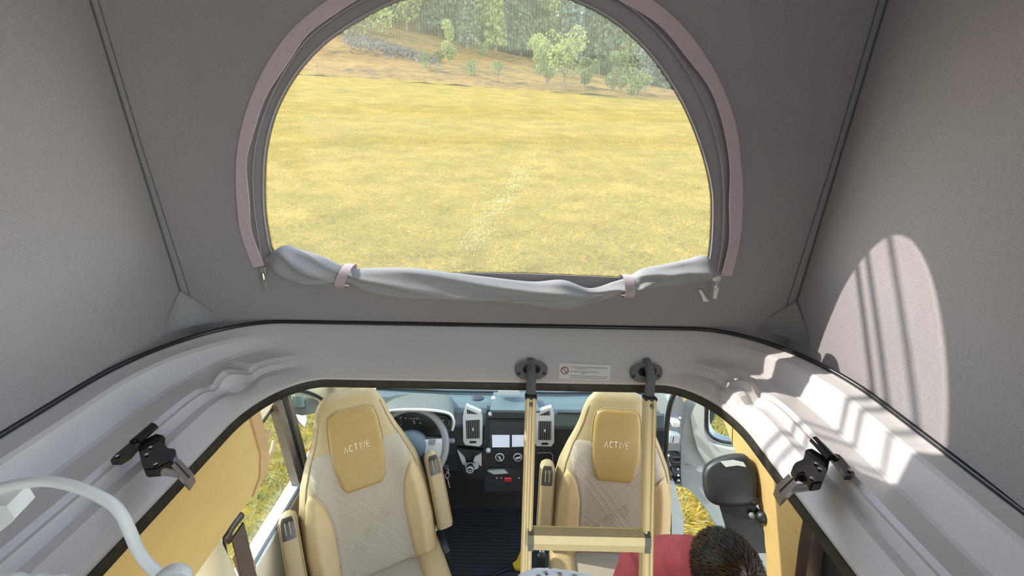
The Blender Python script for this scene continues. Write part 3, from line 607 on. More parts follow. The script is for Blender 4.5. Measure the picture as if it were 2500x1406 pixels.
# passenger door, swung open
HP = Vector((.90, 1.62, 0)); DE = Vector((sin(radians(52)), -cos(radians(52)), 0)); DN = DE.cross(Vector((0, 0, 1))).normalized()
if DN.dot(CAM-HP) < 0: DN = -DN
def dp(px, py, off=0.0): return atp(px, py, HP+DN*off, DN)
d2 = thing('door_2', 'open pale grey passenger door seen past the right seat', 'door', tuple(HP+Vector((.2, 0, .3)))); d2['kind'] = 'structure'
outl = [(1668, 985), (1690, 962), (1712, 950), (1745, 940), (1830, 940), (1900, 1000), (1900, 1420), (1800, 1420), (1770, 1345), (1752, 1300), (1728, 1252), (1703, 1218), (1680, 1194), (1664, 1180), (1662, 1100)]
win_ = [(1727, 985), (1735, 960), (1752, 948), (1800, 950), (1860, 1010), (1850, 1084), (1780, 1080), (1752, 1074), (1735, 1062), (1726, 1040)]
oo = smoothpts([dp(*q) for q in outl+[outl[0]]], 4)[:-1]; ii = smoothpts([dp(*q) for q in win_+[win_[0]]], 6)[:-1]
bm = bmesh.new(); ov = [bm.verts.new(p) for p in oo]; iv = [bm.verts.new(p) for p in ii]
ed = [bm.edges.new((ov[i], ov[(i+1) % len(ov)])) for i in range(len(ov))]+[bm.edges.new((iv[i], iv[(i+1) % len(iv)])) for i in range(len(iv))]
bmesh.ops.triangle_fill(bm, edges=ed, use_beauty=True, normal=DN); bm.verts.index_update()
PV = [v.co.copy() for v in bm.verts]; PFc = [[v.index for v in f.verts] for f in bm.faces]; bm.free()
def slab(V, Fc, d, bound):
    n = len(V); W = V+[v+d for v in V]; FF = Fc+[[i+n for i in reversed(f)] for f in Fc]
    for loop in bound: FF += [(loop[i], loop[(i+1) % len(loop)], n+loop[(i+1) % len(loop)], n+loop[i]) for i in range(len(loop))]
    return W, FF
W_, FF = slab(PV, PFc, -DN*.05, [list(range(len(oo))), list(range(len(oo), len(oo)+len(ii)))])
mk('door_shell', W_, FF, M['doorw'], d2)
pan = [(1690, 1010), (1700, 985), (1716, 968), (1720, 1000), (1720, 1050), (1732, 1072), (1755, 1084), (1800, 1092), (1880, 1094), (1890, 1180), (1800, 1170), (1752, 1150), (1716, 1110), (1698, 1060)]
pp_ = smoothpts([dp(*q, .001) for q in pan+[pan[0]]], 4)[:-1]
M['card'] = mat('door_card_vinyl', (0.38, 0.38, 0.34), 0.55, col2=(0.41, 0.41, 0.37), scale=15)
G().prism(pp_, DN*.022).build('door_card', M['card'], d2)
G().tube(ii+[ii[0]], .008, 6).build('window_rubber', M['piping'], d2, True)
G().prism([p-DN*.03 for p in ii], DN*.003).build('pane', M['glass'], d2)
G().tube([dp(1678, 1135, .004), dp(1712, 1152, .004)], .004, 6).build('door_crease', M['doorw'], d2)
mm_ = [dp(*q, -.12) for q in [(1728, 975), (1745, 990), (1742, 1025), (1728, 1050)]]
G().prism(mm_, -DN*.05).build('outer_mirror', M['black'], d2)
# door frame column with hinges and wiring
dc = thing('door_hinge_column', 'black door seal and grey hinge column right of the passenger seat', 'door frame', (.86, 1.62, 0)); dc['kind'] = 'structure'
def hp(px, py, Y=1.60): return at(px, py, Y=Y)
G().tube(smoothpts([hp(*q, 1.55) for q in [(1690, 948), (1655, 955), (1640, 975), (1630, 1020), (1626, 1080), (1624, 1140), (1630, 1200)]], 5), .012, 8).build('door_seal', M['piping'], dc, True)
G().prism([hp(*q, 1.62) for q in [(1634, 985), (1662, 960), (1672, 990), (1664, 1100), (1666, 1190), (1640, 1180), (1630, 1100)]], (.0, .06, 0)).build('column', M['grey'], dc)
for (px, py, w_, h_, mm) in ((1648, 1030, .035, .03, 'silver'), (1644, 1066, .05, .05, 'doorw'), (1640, 1066, .012, .045, 'silver'), (1648, 1110, .05, .012, 'black'), (1648, 1125, .045, .03, 'black'), (1650, 1150, .04, .03, 'dash'), (1652, 1170, .03, .02, 'black')):
    p = hp(px, py, 1.60); G().rbox(p+Vector((-w_/2, -.02, -h_/2)), p+Vector((w_/2, .03, h_/2)), .004).build('hinge_block', M[mm], dc)
for px, py in ((1632, 1112), (1660, 1020), (1655, 1145), (1656, 1160), (1657, 1172)):
    p = hp(px, py, 1.575); G().ball(p, .006, n=10, mm=6).build('hinge_bolt', M['silver'], dc)
G().prism([hp(*q, 1.50) for q in [(1634, 1190), (1650, 1196), (1668, 1260), (1672, 1345), (1640, 1345), (1640, 1260)]], (.01, .05, 0)).build('sill_trim', M['doorw'], dc)
# A pillar corners
struct(G().prism([at(*q, Y=1.75) for q in [(800, 930), (850, 930), (905, 945), (915, 960), (880, 985), (845, 975), (825, 950)]], (0, .12, .05)).build('trim_4', M['cream']), 'cream left windscreen pillar foot', 'pillar')
struct(G().prism([at(*q, Y=1.75) for q in [(1588, 945), (1620, 940), (1655, 938), (1640, 960), (1632, 1010), (1620, 1030), (1604, 990)]], (0, .12, .05)).build('trim_5', M['white']), 'white right windscreen pillar foot', 'pillar')

# ------------------------------------------------------------------ dashboard
DP0 = Vector((0, 1.74, .95)); DPN = Vector((0, -1, .20)).normalized()
def da(px, py, off=0.0): return atp(px, py, DP0+DPN*off, DPN)
dash = thing('dashboard', 'van dashboard, top painted sunlit blue grey, with central screen and air vents', 'dashboard', (0, 1.75, .1))
prof = [(2.14, .99), (1.95, .975), (1.80, .968), (1.76, .960), (1.742, .945), (1.725, .88), (1.735, .85), (2.14, .85)]
def dx(y): return .84
g = G(); g.prism([(-.84, y, z) for y, z in prof], (1.70, 0, 0)); g.build('dash_top', M['dashtop'], dash, False)
prof2 = [(1.735, .86), (1.722, .80), (1.70, .70), (1.69, .60), (1.72, .52), (1.80, .46), (1.9, .10), (1.95, .0), (2.14, .0), (2.14, .86)]
G().prism([(-.84, y, z) for y, z in prof2], (1.70, 0, 0)).build('dash_lower', M['dash'], dash)
G().tube([(-.80, 1.90, .980), (-.3, 1.87, .982), (.3, 1.87, .982), (.82, 1.90, .980)], .007, 6).build('demister_slot', M['black'], dash)
G().tube([at(1360, 1008, Y=1.735), at(1420, 1009, Y=1.735)], .006, 6).build('glove_box_gap', M['black'], dash)
# central console
con = [(1183, 1008), (1190, 975), (1200, 955), (1290, 955), (1330, 962), (1346, 985), (1352, 1008)]
G().prism([da(*q, .012) for q in [(1184, 1200), (1180, 1110), (1184, 1040), (1188, 1000), (1345, 1005), (1350, 1110), (1346, 1200)]], -DPN*.10).build('console_block', M['dash'], dash)
tray_ = [at(1196, 1006, Y=1.70), at(1205, 962, Y=1.84), at(1300, 962, Y=1.84), at(1318, 1008, Y=1.70)]
G().prism(tray_, (0, 0, .014)).build('tablet_holder', M['dashtop'], dash)
G().rbox(at(1217, 962, Y=1.80)+Vector((0, -.01, 0)), at(1268, 954, Y=1.80)+Vector((0, .012, .01)), .004).build('holder_clip', M['silver'], dash)
for px, py in ((1204, 972), (1197, 1010)):
    p = at(px, py, Y=1.715); G().ball(p, .011, n=12, mm=8).build('mount_knob', M['silver'], dash, True)
G().prism([da(*q, .025) for q in [(1198, 1000), (1290, 1000), (1290, 1006), (1198, 1006)]], -DPN*.03).build('console_gap', M['black'], dash)
# screen
scr = G().prism([da(*q, .022) for q in [(1188, 1024), (1292, 1024), (1292, 1142), (1190, 1140)]], -DPN*.02).build('radio_unit', M['black'], dash)
G().prism([da(*q, .0245) for q in [(1196, 1030), (1290, 1030), (1290, 1092), (1196, 1092)]], -DPN*.002).build('display', M['screen'], scr)
for q in ([(1201, 1062), (1244, 1062), (1244, 1092), (1202, 1092)], [(1250, 1062), (1281, 1062), (1280, 1090), (1250, 1091)]):
    G().prism([da(*k, .0262) for k in q], -DPN*.0015).build('display_tile', M['tile'], scr)
tf_ = da(1192, 1099, .03); G().ball(tf_, .014, n=14, mm=8).build('volume_knob', M['silver'], scr, True)
for px, py, ang in ((1220, 1116, -60), (1264, 1116, 20)):
    c = da(px, py, .03); Mx = DPN.to_track_quat('Z', 'Y').to_matrix()
    kb = G().torus(c, .021, .0035, Mx, 28, 8).build('heater_dial', M['silver'], dash, True)
    G().cyl(c-DPN*.012, c+DPN*.004, .018, 20).build('dial_face', M['black'], kb)
    e = Mx @ Vector((cos(radians(ang)), sin(radians(ang)), 0)); G().tube([c+DPN*.008-e*.012, c+DPN*.008+e*.016], .005, 6).build('dial_pointer', M['silver'], kb)
G().prism([da(*q, .03) for q in [(1190, 1150), (1230, 1147), (1240, 1156), (1205, 1158)]], -DPN*.02).build('card_slot', M['silver'], dash)
G().prism([da(*q, .02) for q in [(1188, 1142), (1292, 1142), (1300, 1180), (1290, 1200), (1215, 1200), (1196, 1170)]], -DPN*.03).build('switch_panel', M['dash'], dash)
hz = G().rbox((-.02, -.012, -.013), (.02, .0, .013), .004, M=Matrix.Translation(da(1240, 1168, .022))).build('hazard_button', M['red'], dash)
c = da(1240, 1168, .0345); G().tube([c+Vector((-.005, 0, -.004)), c+Vector((.005, 0, -.004)), c+Vector((0, 0, .005)), c+Vector((-.005, 0, -.004))], .0008, 4).build('triangle_mark', M['white'], hz)
for px in (1213, 1224, 1267, 1279): G().ball(da(px, 1167, .022), .004, n=8, mm=6).build('indicator', M['white'], dash)
# air vents: silver bezel, dark grille, slats
def vent(out, tri, gr, nsl):
    v = G().prism([da(*q, .03) for q in out], -DPN*.03).build('air_vent', M['silver'], dash)
    G().prism([da(*q, .032) for q in tri], -DPN*.004).build('upper_grille', M['black'], v)
    G().prism([da(*q, .032) for q in gr], -DPN*.004).build('grille', M['black'], v)
    for i in range(nsl):
        t = (i+.5)/nsl; a = da(gr[0][0]+(gr[1][0]-gr[0][0])*t, gr[0][1], .034); b = da(gr[3][0]+(gr[2][0]-gr[3][0])*t, gr[3][1], .034)
        G().tube([a, b], .0016, 4).build('slat', M['grey'], v)
    for i in range(4):
        t = (i+.6)/4.6; a = Vector(tri[0]+(0,)).lerp(Vector(tri[1]+(0,)), t); b = Vector(tri[2]+(0,)).lerp(Vector(tri[1]+(0,)), t)
        G().tube([da(a.x, a.y, .034), da(b.x, b.y, .034)], .0012, 4).build('fin', M['grey'], v)
    cx = sum(q[0] for q in gr)/4; cy = sum(q[1] for q in gr)/4
    G().ball(da(cx, cy, .036), .007, .7, .7, 1.4, 10, 8).build('tab', M['silver'], v, True)
    G().prism([da(*q, .032) for q in [(cx-8, gr[2][1]+7), (cx+8, gr[2][1]+7), (cx+8, gr[2][1]+12), (cx-8, gr[2][1]+12)]], -DPN*.004).build('thumb_slot', M['black'], v)
vent([(1138, 990), (1174, 1006), (1178, 1020), (1177, 1084), (1170, 1090), (1136, 1086), (1131, 1078), (1130, 1015)], [(1140, 999), (1167, 1011), (1140, 1010)], [(1137, 1027), (1171, 1025), (1171, 1070), (1139, 1071)], 6)
vent([(1346, 994), (1353, 1012), (1353, 1080), (1346, 1090), (1310, 1089), (1306, 1080), (1306, 1012), (1312, 1004)], [(1342, 1002), (1316, 1014), (1343, 1014)], [(1315, 1028), (1346, 1029), (1345, 1074), (1314, 1074)], 6)
# oval recess on dash top and cup holder
c = at(1166, 972, Y=1.76); G().ball(c, .03, 1.2, .8, .25, 18, 8).build('cup_recess', M['dash'], dash, True)
G().prism([da(*q, .014) for q in [(1312, 1106), (1346, 1106), (1350, 1140), (1340, 1152), (1314, 1146)]], -DPN*.004).build('cubby', M['black'], dash)
G().tube([da(*q, .016) for q in [(1312, 1106), (1344, 1105), (1350, 1112), (1347, 1140), (1338, 1150)]], .003, 6).build('cubby_rim', M['grey'], dash)
# gear lever
gx = at(1150, 1140, Y=1.60)
gl_ = thing('gear_lever', 'chrome ringed gear lever left of the heater dials', 'gear lever', tuple(at(1150, 1165, Y=1.66)))
G().prism([da(*q, .015) for q in [(1115, 1094), (1178, 1100), (1188, 1160), (1170, 1172), (1140, 1168), (1122, 1135)]], -DPN*.02).build('gaiter_base', M['black'], gl_)
for q in ([(1117, 1097), (1135, 1115), (1140, 1135), (1130, 1130)], [(1176, 1104), (1160, 1112), (1156, 1122), (1176, 1135)], [(1135, 1130), (1170, 1126), (1168, 1140), (1140, 1150)]):
    G().prism([da(*k, .02) for k in q], DPN*.012).build('bezel_piece', M['silver'], gl_)
G().tube([da(1150, 1135, .01), da(1148, 1142, .055)], [.02, .013], 14).build('stem', M['black'], gl_, True)
kc = da(1148, 1143, .065); Mx = DPN.to_track_quat('Z', 'Y').to_matrix()
G().ball(kc, .021, n=18, mm=12).build('knob', M['black'], gl_, True); G().torus(kc+DPN*.014, .0155, .004, Mx, 26, 8).build('chrome_ring', M['silver'], gl_, True)
G().tube([kc+DPN*.021+Vector((-.006, 0, .004)), kc+DPN*.021+Vector((-.006, 0, -.004))], .001, 4).tube([kc+DPN*.021+Vector((0, 0, .004)), kc+DPN*.021+Vector((0, 0, -.004))], .001, 4).tube([kc+DPN*.021+Vector((.006, 0, .004)), kc+DPN*.021+Vector((.006, 0, -.004))], .001, 4).tube([kc+DPN*.021+Vector((-.006, 0, 0)), kc+DPN*.021+Vector((.006, 0, 0))], .001, 4).build('shift_marks', M['white'], gl_)
# instrument binnacle
bn = thing('instrument_binnacle', 'hooded instrument cluster behind the steering wheel', 'instruments', tuple(at(1020, 1050, Y=1.72)))
fr = smoothpts([at(*q, Y=1.63) for q in [(928, 1048), (932, 1012), (946, 1004), (985, 1000), (1030, 1000), (1075, 1004), (1100, 1012), (1108, 1030), (1104, 1050)]], 5)
bk = smoothpts([at(*q, Y=1.84) for q in [(930, 1000), (936, 980), (955, 966), (990, 961), (1030, 960), (1070, 962), (1100, 968), (1110, 985), (1112, 1010)]], 5)
g = G(); V = []
for k in range(6):
    t = k/5
    for a, b in zip(fr, bk): p = a.lerp(b, t); V.append(p+Vector((0, 0, .018*sin(pi*t))))
N_ = len(fr); g.add(V, [(k*N_+i, k*N_+i+1, (k+1)*N_+i+1, (k+1)*N_+i) for k in range(5) for i in range(N_-1)])
M['hood'] = mat('hood_grey', (0.115, 0.115, 0.10), 0.5, col2=(0.13, 0.13, 0.115), scale=100)
g.build('hood', M['hood'], bn, True)
G().tube(fr, .007, 8).build('hood_lip', M['silver'], bn, True)
G().prism([at(*q, Y=1.72) for q in [(930, 1052), (940, 1008), (985, 1002), (1075, 1006), (1104, 1016), (1100, 1055), (1060, 1064), (960, 1064)]], (0, .04, 0)).build('cluster_face', M['screen'], bn)
for i, (px, py) in enumerate([(978, 1019), (990, 1021), (1012, 1033), (1026, 1033), (1068, 1020), (1082, 1026), (1010, 1028)]):
    G().ball(at(px, py, Y=1.715), .004, n=8, mm=6).build('warning_light', M['white'], bn)
G().tube([at(998, 1022, Y=1.715), at(1024, 1022, Y=1.715)], .0012, 4).build('gauge_line', M['white'], bn)
for px, r in ((962, .04), (1080, .035)): G().torus(at(px, 1030, Y=1.714), r, .002, Matrix.Rotation(radians(90), 3, 'X'), 30, 6).build('gauge_ring', M['grey'], bn, True)
# steering wheel
WC = at(1001, 1088, Y=1.565); dw = (WC-CAM).dot(FW); RW = .087*dw
wn = Vector((.05, -cos(radians(34)), sin(radians(34)))).normalized(); wx = Vector((1, 0, 0)); wx = (wx-wn*wx.dot(wn)).normalized(); wy = wn.cross(wx); MW = Matrix((wx, wy, wn)).transposed()
st = thing('steering_wheel', 'black and grey steering wheel half hidden by the driver seat', 'steering wheel', tuple(WC-wy*RW))
M['rim'] = mat('rim_leather', (0.17, 0.175, 0.17), 0.38, col2=(0.20, 0.205, 0.20), scale=120)
G().torus(WC, RW, .0175, MW, 64, 14).build('rim', M['rim'], st, True)
def wp(x, y, z=0): return WC+MW @ Vector((x, y, z))
def wbox(pts, z0, z1): return G().prism([wp(x, y, z0) for x, y in pts], wn*(z1-z0))
M['hub'] = mat('hub_blue_grey', (0.12, 0.15, 0.18), 0.5, col2=(0.14, 0.17, 0.2), scale=100)
hubp = [(.075*cos(a)*1.15, .07*sin(a)-.005) for a in np.linspace(0, 2*pi, 25)[:-1]]
hg = G(); hg.grid(lambda u, v: wp(.085*cos(2*pi*u)*(1-v*v*.999), .072*sin(2*pi*u)*(1-v*v*.999), -.03+.05*sqrt(max(0, 1-(1-v)**2))), 28, 9, True); hg.build('hub', M['hub'], st, True)
for s in (1, -1):
    wbox([(s*.07, .03), (s*(RW-.01), .035), (s*(RW-.005), -.02), (s*(RW-.02), -.05), (s*.075, -.045)], -.012, .004).build('spoke', M['silver'], st)
    wbox([(s*.09, .028), (s*(RW-.05), .03), (s*(RW-.055), .008), (s*.09, .006)], .004, .010).build('switch_pad', M['grey'], st)
    wbox([(s*.015, -.06), (s*.035, -.06), (s*.045, -RW+.01), (s*.02, -RW+.008)], -.012, .002).build('lower_spoke', M['black'], st)
bd = G(); bd.torus(wp(0, -.01, .022), .016, .004, MW, 24, 8); bd.build('centre_badge', M['silver'], st, True)
G().tube([wp(.06, .03, -.04), wp(RW+.025, .02, -.035)], [.008, .011], 10).ball(wp(RW+.028, .02, -.035), .013, n=12, mm=8).build('wiper_stalk', M['grey'], st, True)
G().tube([wp(-.06, .03, -.04), wp(-RW-.02, .03, -.035)], [.008, .011], 10).build('indicator_stalk', M['grey'], st, True)
G().tube([wp(0, 0, -.02), wp(0, -.02, -.16)], [.05, .06], 16).build('column_shroud', M['dash'], st, True)
# keys with ribbon
kr = thing('ignition_key', 'ignition key with a small pink ribbon beside the steering column', 'key', tuple(at(1098, 1190, Y=1.60)))
G().cyl(at(1090, 1132, Y=1.62), at(1090, 1140, Y=1.58), .012, 12).build('key_head', M['black'], kr)
G().tube(smoothpts([at(*q, Y=1.585) for q in [(1090, 1140), (1095, 1150), (1086, 1160), (1092, 1168), (1097, 1158), (1090, 1150)]], 4), .0022, 6).build('ribbon', M['pink'], kr, True)
G().tube([at(1092, 1166, Y=1.585), at(1098, 1190, Y=1.585)], .0022, 6).build('ribbon_tail', M['pink'], kr)

# ------------------------------------------------------------------ swivelled seats
LB = .76
HWv = [0, .2, .4, .55, .66, .74, .80, .88, .94, .975, 1.0]
HWx = [.262, .278, .272, .248, .214, .184, .166, .150, .132, .108, .065]
def hw(v): return interp(v, HWv, HWx)
def fdep(x, v):
    u = min(1, abs(x)/hw(v)); T = .055-.022*max(0, min(1, (v-.5)/.25))
    bol = .045*max(0, min(1, (u-.45)/.3))**1.5*max(0, min(1, (.66-v)/.15)) if u > .45 else 0
    hd = .02*exp(-((v-.75)/.2)**2)*max(0, 1-u*u)
    T = (T+bol+hd)*(1 if v < .93 else sqrt(max(0, 1-((v-.93)/.0705)**2)))
    return T*(1-u**6)**.5
def seat(name, label, top, bot, yaw, arms):
    B = Vector(bot); tvec = Vector(top)-B; LBs = tvec.length
    ex = Vector((cos(yaw), sin(yaw), 0)); ev = tvec.normalized(); ex = (ex-ev*ex.dot(ev)).normalized(); en = ex.cross(ev)
    if en.y > 0: en = -en
    def P(x, v, d=0): return B+ex*x+ev*(v*LBs)+en*d
    s = thing(name, label, 'seat', (B.x, B.y-.2, 0))
    g = G(); NR, NC = 44, 30; V = []
    for j in range(NR):
        v = -.06+1.06*(j/(NR-1)); vv = max(v, 0)
        for i in range(NC):
            u = -1+2*i/(NC-1); u = sin(u*pi/2); x = u*hw(vv); V.append(P(x, v, fdep(x, vv)))
        for i in range(NC):
            u = 1-2*i/(NC-1); u = sin(u*pi/2); x = u*hw(vv); V.append(P(x, v, -(.05-.022*max(0, min(1, (vv-.5)/.25)))*(1-u**4)*(1 if vv < .93 else sqrt(max(0, 1-((vv-.93)/.0705)**2)))))
    n = 2*NC; g.add(V, [(j*n+i, j*n+(i+1) % n, (j+1)*n+(i+1) % n, (j+1)*n+i) for j in range(NR-1) for i in range(n)]+[tuple(range(n))])
    bk = g.build('backrest', M['leather'], s, True)
    def patch(nm, poly, off, m, parent=s, rows=36, cols=20, edge=.012):
        vs_ = [p[1] for p in poly]; v0, v1 = min(vs_), max(vs_); L = []
        for j in range(rows):
            v = v0+(v1-v0)*min(.9995, max(.0005, j/(rows-1))); xs = []
            for a, b in zip(poly, poly[1:]+poly[:1]):
                if (a[1]-v)*(b[1]-v) <= 0 and a[1] != b[1]: xs.append(a[0]+(b[0]-a[0])*(v-a[1])/(b[1]-a[1]))
            L.append((v, min(xs), max(xs)))
        V = []
        for v, xa, xb in L:
            for i in range(cols):
                x = xa+(xb-xa)*i/(cols-1); e = min(x-xa, xb-x, (v-v0)*LBs, (v1-v)*LBs); e = min(1, max(0, e/edge))
                V.append(P(x, v, fdep(x, v)-.004+(off+.004)*sqrt(1-(1-e)**2)))
        return mk(nm, V, [(j*cols+i, j*cols+i+1, (j+1)*cols+i+1, (j+1)*cols+i) for j in range(rows-1) for i in range(cols-1)], m, parent, True)
    fab = [(-.155, .0), (-.150, .30), (-.165, .42), (-.200, .545), (-.210, .60), (-.190, .68), (-.165, .695), (-.10, .62), (.10, .62), (.165, .695), (.190, .68), (.210, .60), (.200, .545), (.165, .42), (.150, .30), (.155, .0)]
    cp = patch('fabric_panel', fab, .006, M['weave'], rows=46, cols=30)
    for sg in (-1, 1):
        bl = [(sg*.150, .0), (sg*.142, .20), (sg*.146, .34), (sg*.165, .44), (sg*.196, .515), (sg*.214, .53), (sg*.236, .48), (sg*.256, .36), (sg*.264, .20), (sg*.255, .0)]
        patch('side_bolster', bl, .010, M['bolster'], rows=30, cols=14)
    hr = [(-.07, .455), (.07, .455), (.092, .49), (.110, .60), (.112, .72), (.108, .82), (.097, .875), (.06, .90), (-.06, .90), (-.097, .875), (-.108, .82), (-.112, .72), (-.110, .60), (-.092, .49)]
    hp_ = patch('headrest_pad', hr, .016, M['tan'], rows=34, cols=22)
    def S(x, v, o): return P(x, v, fdep(x, v)+o)
    g = G(); hc_ = [hr[i] for i in range(len(hr))]+[hr[0]]
    ring = [S(a[0]+(b[0]-a[0])*k/4, a[1]+(b[1]-a[1])*k/4, .001) for a, b in zip(hc_, hc_[1:]) for k in range(4)]; ring.append(ring[0])
    g.tube(ring, .0028, 6).build('pad_piping', M['stitch'], hp_, True)
    for sg in (-1, 1):
        pts = [S(sg*min(hw(v)*.90, hw(v)-.012), v, .002) for v in np.linspace(.02, .90, 40)]
        G().tube(pts, .0030, 6).build('edge_piping', M['stitch'], bk, True)
    # quilted ridges
    def clipx(v): return interp(v, [0, .3, .42, .545, .60, .685], [.150, .146, .16, .192, .202, .185])
    def ridge(x0, v0, x1, v1):
        pts = []
        for k in range(31):
            t = k/30; x = x0+(x1-x0)*t; v = v0+(v1-v0)*t
            inpad = abs(x) < interp(v, [.455, .49, .60, .72], [.07, .092, .110, .112]) and v > .45
            if 0 <= v <= .685 and abs(x) < clipx(v) and not inpad: pts.append(S(x, v, .0055))
        if len(pts) > 2: G().tube(pts, .0022, 5).build('quilt_ridge', M['ridge'], cp, True)
    for o_ in (-.04, .02, .08):
        for sg in (-1, 1): ridge(sg*(.23), .68+o_-.045, sg*(-.16), .10+o_-.09)
    for o_ in (.22, .27):
        for sg in (-1, 1): ridge(sg*.16, .06+o_*.8, sg*(-.10), -.16+o_*.8)
    for k, (dx_, dv_) in enumerate(((-.062, .16), (-.005, .225), (.055, .285))):
        q = [(dx_+.026*cos(a)*1.0, dv_+.04*sin(a)) for a in (0, pi/2, pi, 3*pi/2, 2*pi)]
        for sc_ in (1, .55):
            pts = [S(dx_+(a[0]-dx_)*sc_+((b[0]-a[0])*sc_)*t, dv_+(a[1]-dv_)*sc_+((b[1]-a[1])*sc_)*t, .0062) for a, b in zip(q, q[1:]) for t in (0, .5)]; pts.append(pts[0])
            G().tube(pts, .0022, 5).build('quilt_diamond', M['ridge'], cp, True)
    # stitched word
    Lh, Lw = .026, .0185
    def stroke(path, x0): G_.tube([S(x0+a*Lw*.72, .675+b*Lh/LBs, .0172) for a, b in path], .0011, 5)
    let = {'A': [[(0, 0), (.5, 1), (1, 0)]], 'C': [[(.5+.5*cos(a), .5+.5*sin(a)) for a in np.linspace(.7, 5.6, 12)]], 'T': [[(0, 1), (1, 1)], [(.5, 1), (.5, 0)]], 'I': [[(.5, 0), (.5, 1)]], 'V': [[(0, 1), (.5, 0), (1, 1)]], 'E': [[(1, 1), (.1, 1), (.1, 0), (1, 0)], [(.1, .5), (.85, .5)]]}
    G_ = G(); adv = {'A': 1.15, 'C': 1.1, 'T': .95, 'I': .7, 'V': 1.0, 'E': 1.0}; x = -.5*(1.15+1.1+.95+.7+1.0+1.0)*Lw
    for ch in 'ACTIVE':
        for st_ in let[ch]: stroke(st_, x)
        x += adv[ch]*Lw
    G_.build('logo_lettering', M['logo'], hp_)
    # cushion, base
    fx = Vector((ex.x, ex.y, 0)).normalized(); fn_ = Vector((en.x, en.y, 0)).normalized(); up = Vector((0, 0, 1))
    Mx = Matrix((fx, -fn_, up)).transposed().to_4x4(); Mx.translation = Vector((B.x, B.y, B.z))
    g = G(); g.rbox((-.255, -.50, -.13), (.255, .06, .03), .045, 4, Mx).build('cushion', M['weave'], s, True)
    for sg in (-1, 1): G().rbox((sg*.215-.055, -.52, -.14), (sg*.215+.055, .02, .055), .035, 4, Mx).build('cushion_bolster', M['bolster'], s, True)
    G().rbox((-.23, -.40, -.22), (.23, .02, -.125), .02, 2, Mx).build('seat_pan', M['black'], s)
    G().rbox((-.19, -.34, -B.z), (.19, -.02, -.21), .02, 2, Mx).build('pedestal', M['black'], s)
    # folded-up armrests
    for sg in arms:
        Ma = Matrix((ex, ev, en)).transposed().to_4x4(); Ma.translation = P(sg*.303, .135 if sg > 0 or len(arms) == 1 else .08, .05)
        ar = G(); ar.grid(lambda u, w_: Ma @ Vector(((.034+0*w_)*(abs(cos(2*pi*u))**.55)*(1 if cos(2*pi*u) > 0 else -1)*sqrt(max(0.0, 1-max(0, (w_-.90)/.1)**2*.85)), -.03+.34*w_, .042*(abs(sin(2*pi*u))**.55)*(1 if sin(2*pi*u) > 0 else -1)*sqrt(max(0.0, 1-max(0, (w_-.90)/.1)**2*.85)))), 24, 24, True)
        n0 = len(ar.V); ar.F += [tuple(range(24)), tuple(range(n0-24, n0))]
        arm = ar.build('armrest', M['leather'], s, True, 60)
        eds = lambda y_: sqrt(max(0.0, 1-max(0, ((y_+.03)/.34-.90)/.1)**2*.85))
        cg = G(); cg.grid(lambda u, w_: Ma @ Vector(((-.025+.050*u)*eds(.215+.085*w_)*(1-.25*max(0, w_-.6)), .215+.085*w_, (.0422-.004*abs(2*u-1)**3.6)*eds(.215+.085*w_)+.0008)), 10, 12); cg.build('end_recess', M['cap'], arm, True)
        for xx in (-.008, .008): G().tube([Ma @ Vector((xx, .235, .047)), Ma @ Vector((xx, .285, .046))], .0016, 5).build('recess_rib', M['edge'], arm)
        for xx in (-.033, .033): G().tube([Ma @ Vector((xx, -.02, .030)), Ma @ Vector((xx, .15, .030)), Ma @ Vector((xx, .29, .030))], .0022, 5).build('armrest_piping', M['stitch'], arm)
        G().cyl(P(sg*.262, .17, .0), P(sg*.30, .17, .02), .03, 14).build('arm_hinge', M['black'], s)
    return s, P, Mx
s1, P1, Mx1 = seat('driver_seat', 'cream and tan driver seat turned to face the living area', at(846, 950, Z=1.22), at(926, 1380, Z=.52), radians(27), (-1, 1))
s2, P2, Mx2 = seat('passenger_seat', 'cream and tan passenger seat behind the ladder', at(1507, 951, Z=1.22), at(1482, 1335, Z=.52), radians(-3), (-1,))
# black and grey trim at the seat sides
for q0, nm in (((-.335, -.30, -.10), 'side_cover'),): G().rbox(q0, (-.268, .05, .10), .025, 3, Mx1).build(nm, M['black'], s1, True)
G().rbox((.262, -.1, -.12), (.30, .06, .04), .012, 2, Mx1).build('side_cover', M['black'], s1, True)
bpt = at(1322, 1350, Y=1.18)
bk_ = thing('belt_buckle', 'black seat belt buckle with silver tongue by the passenger seat', 'belt buckle', tuple(bpt+Vector((0, 0, -.1))))
G().rbox(bpt+Vector((-.016, -.01, -.075)), bpt+Vector((.022, .012, -.012)), .006).build('buckle', M['black'], bk_)
G().rbox(bpt+Vector((-.010, -.004, -.014)), bpt+Vector((.012, .004, .012)), .003).build('tongue', M['chrome'], bk_)
G().tube([bpt+Vector((0, 0, .012)), bpt+Vector((-.002, 0, .045))], .004, 6).build('strap_end', M['chrome'], bk_)
G().tube([bpt+Vector((0, 0, -.07)), bpt+Vector((.01, .03, -.30)), bpt+Vector((.03, .06, -.60))], .012, 6, flat=.3).build('stalk', M['belt'], bk_)

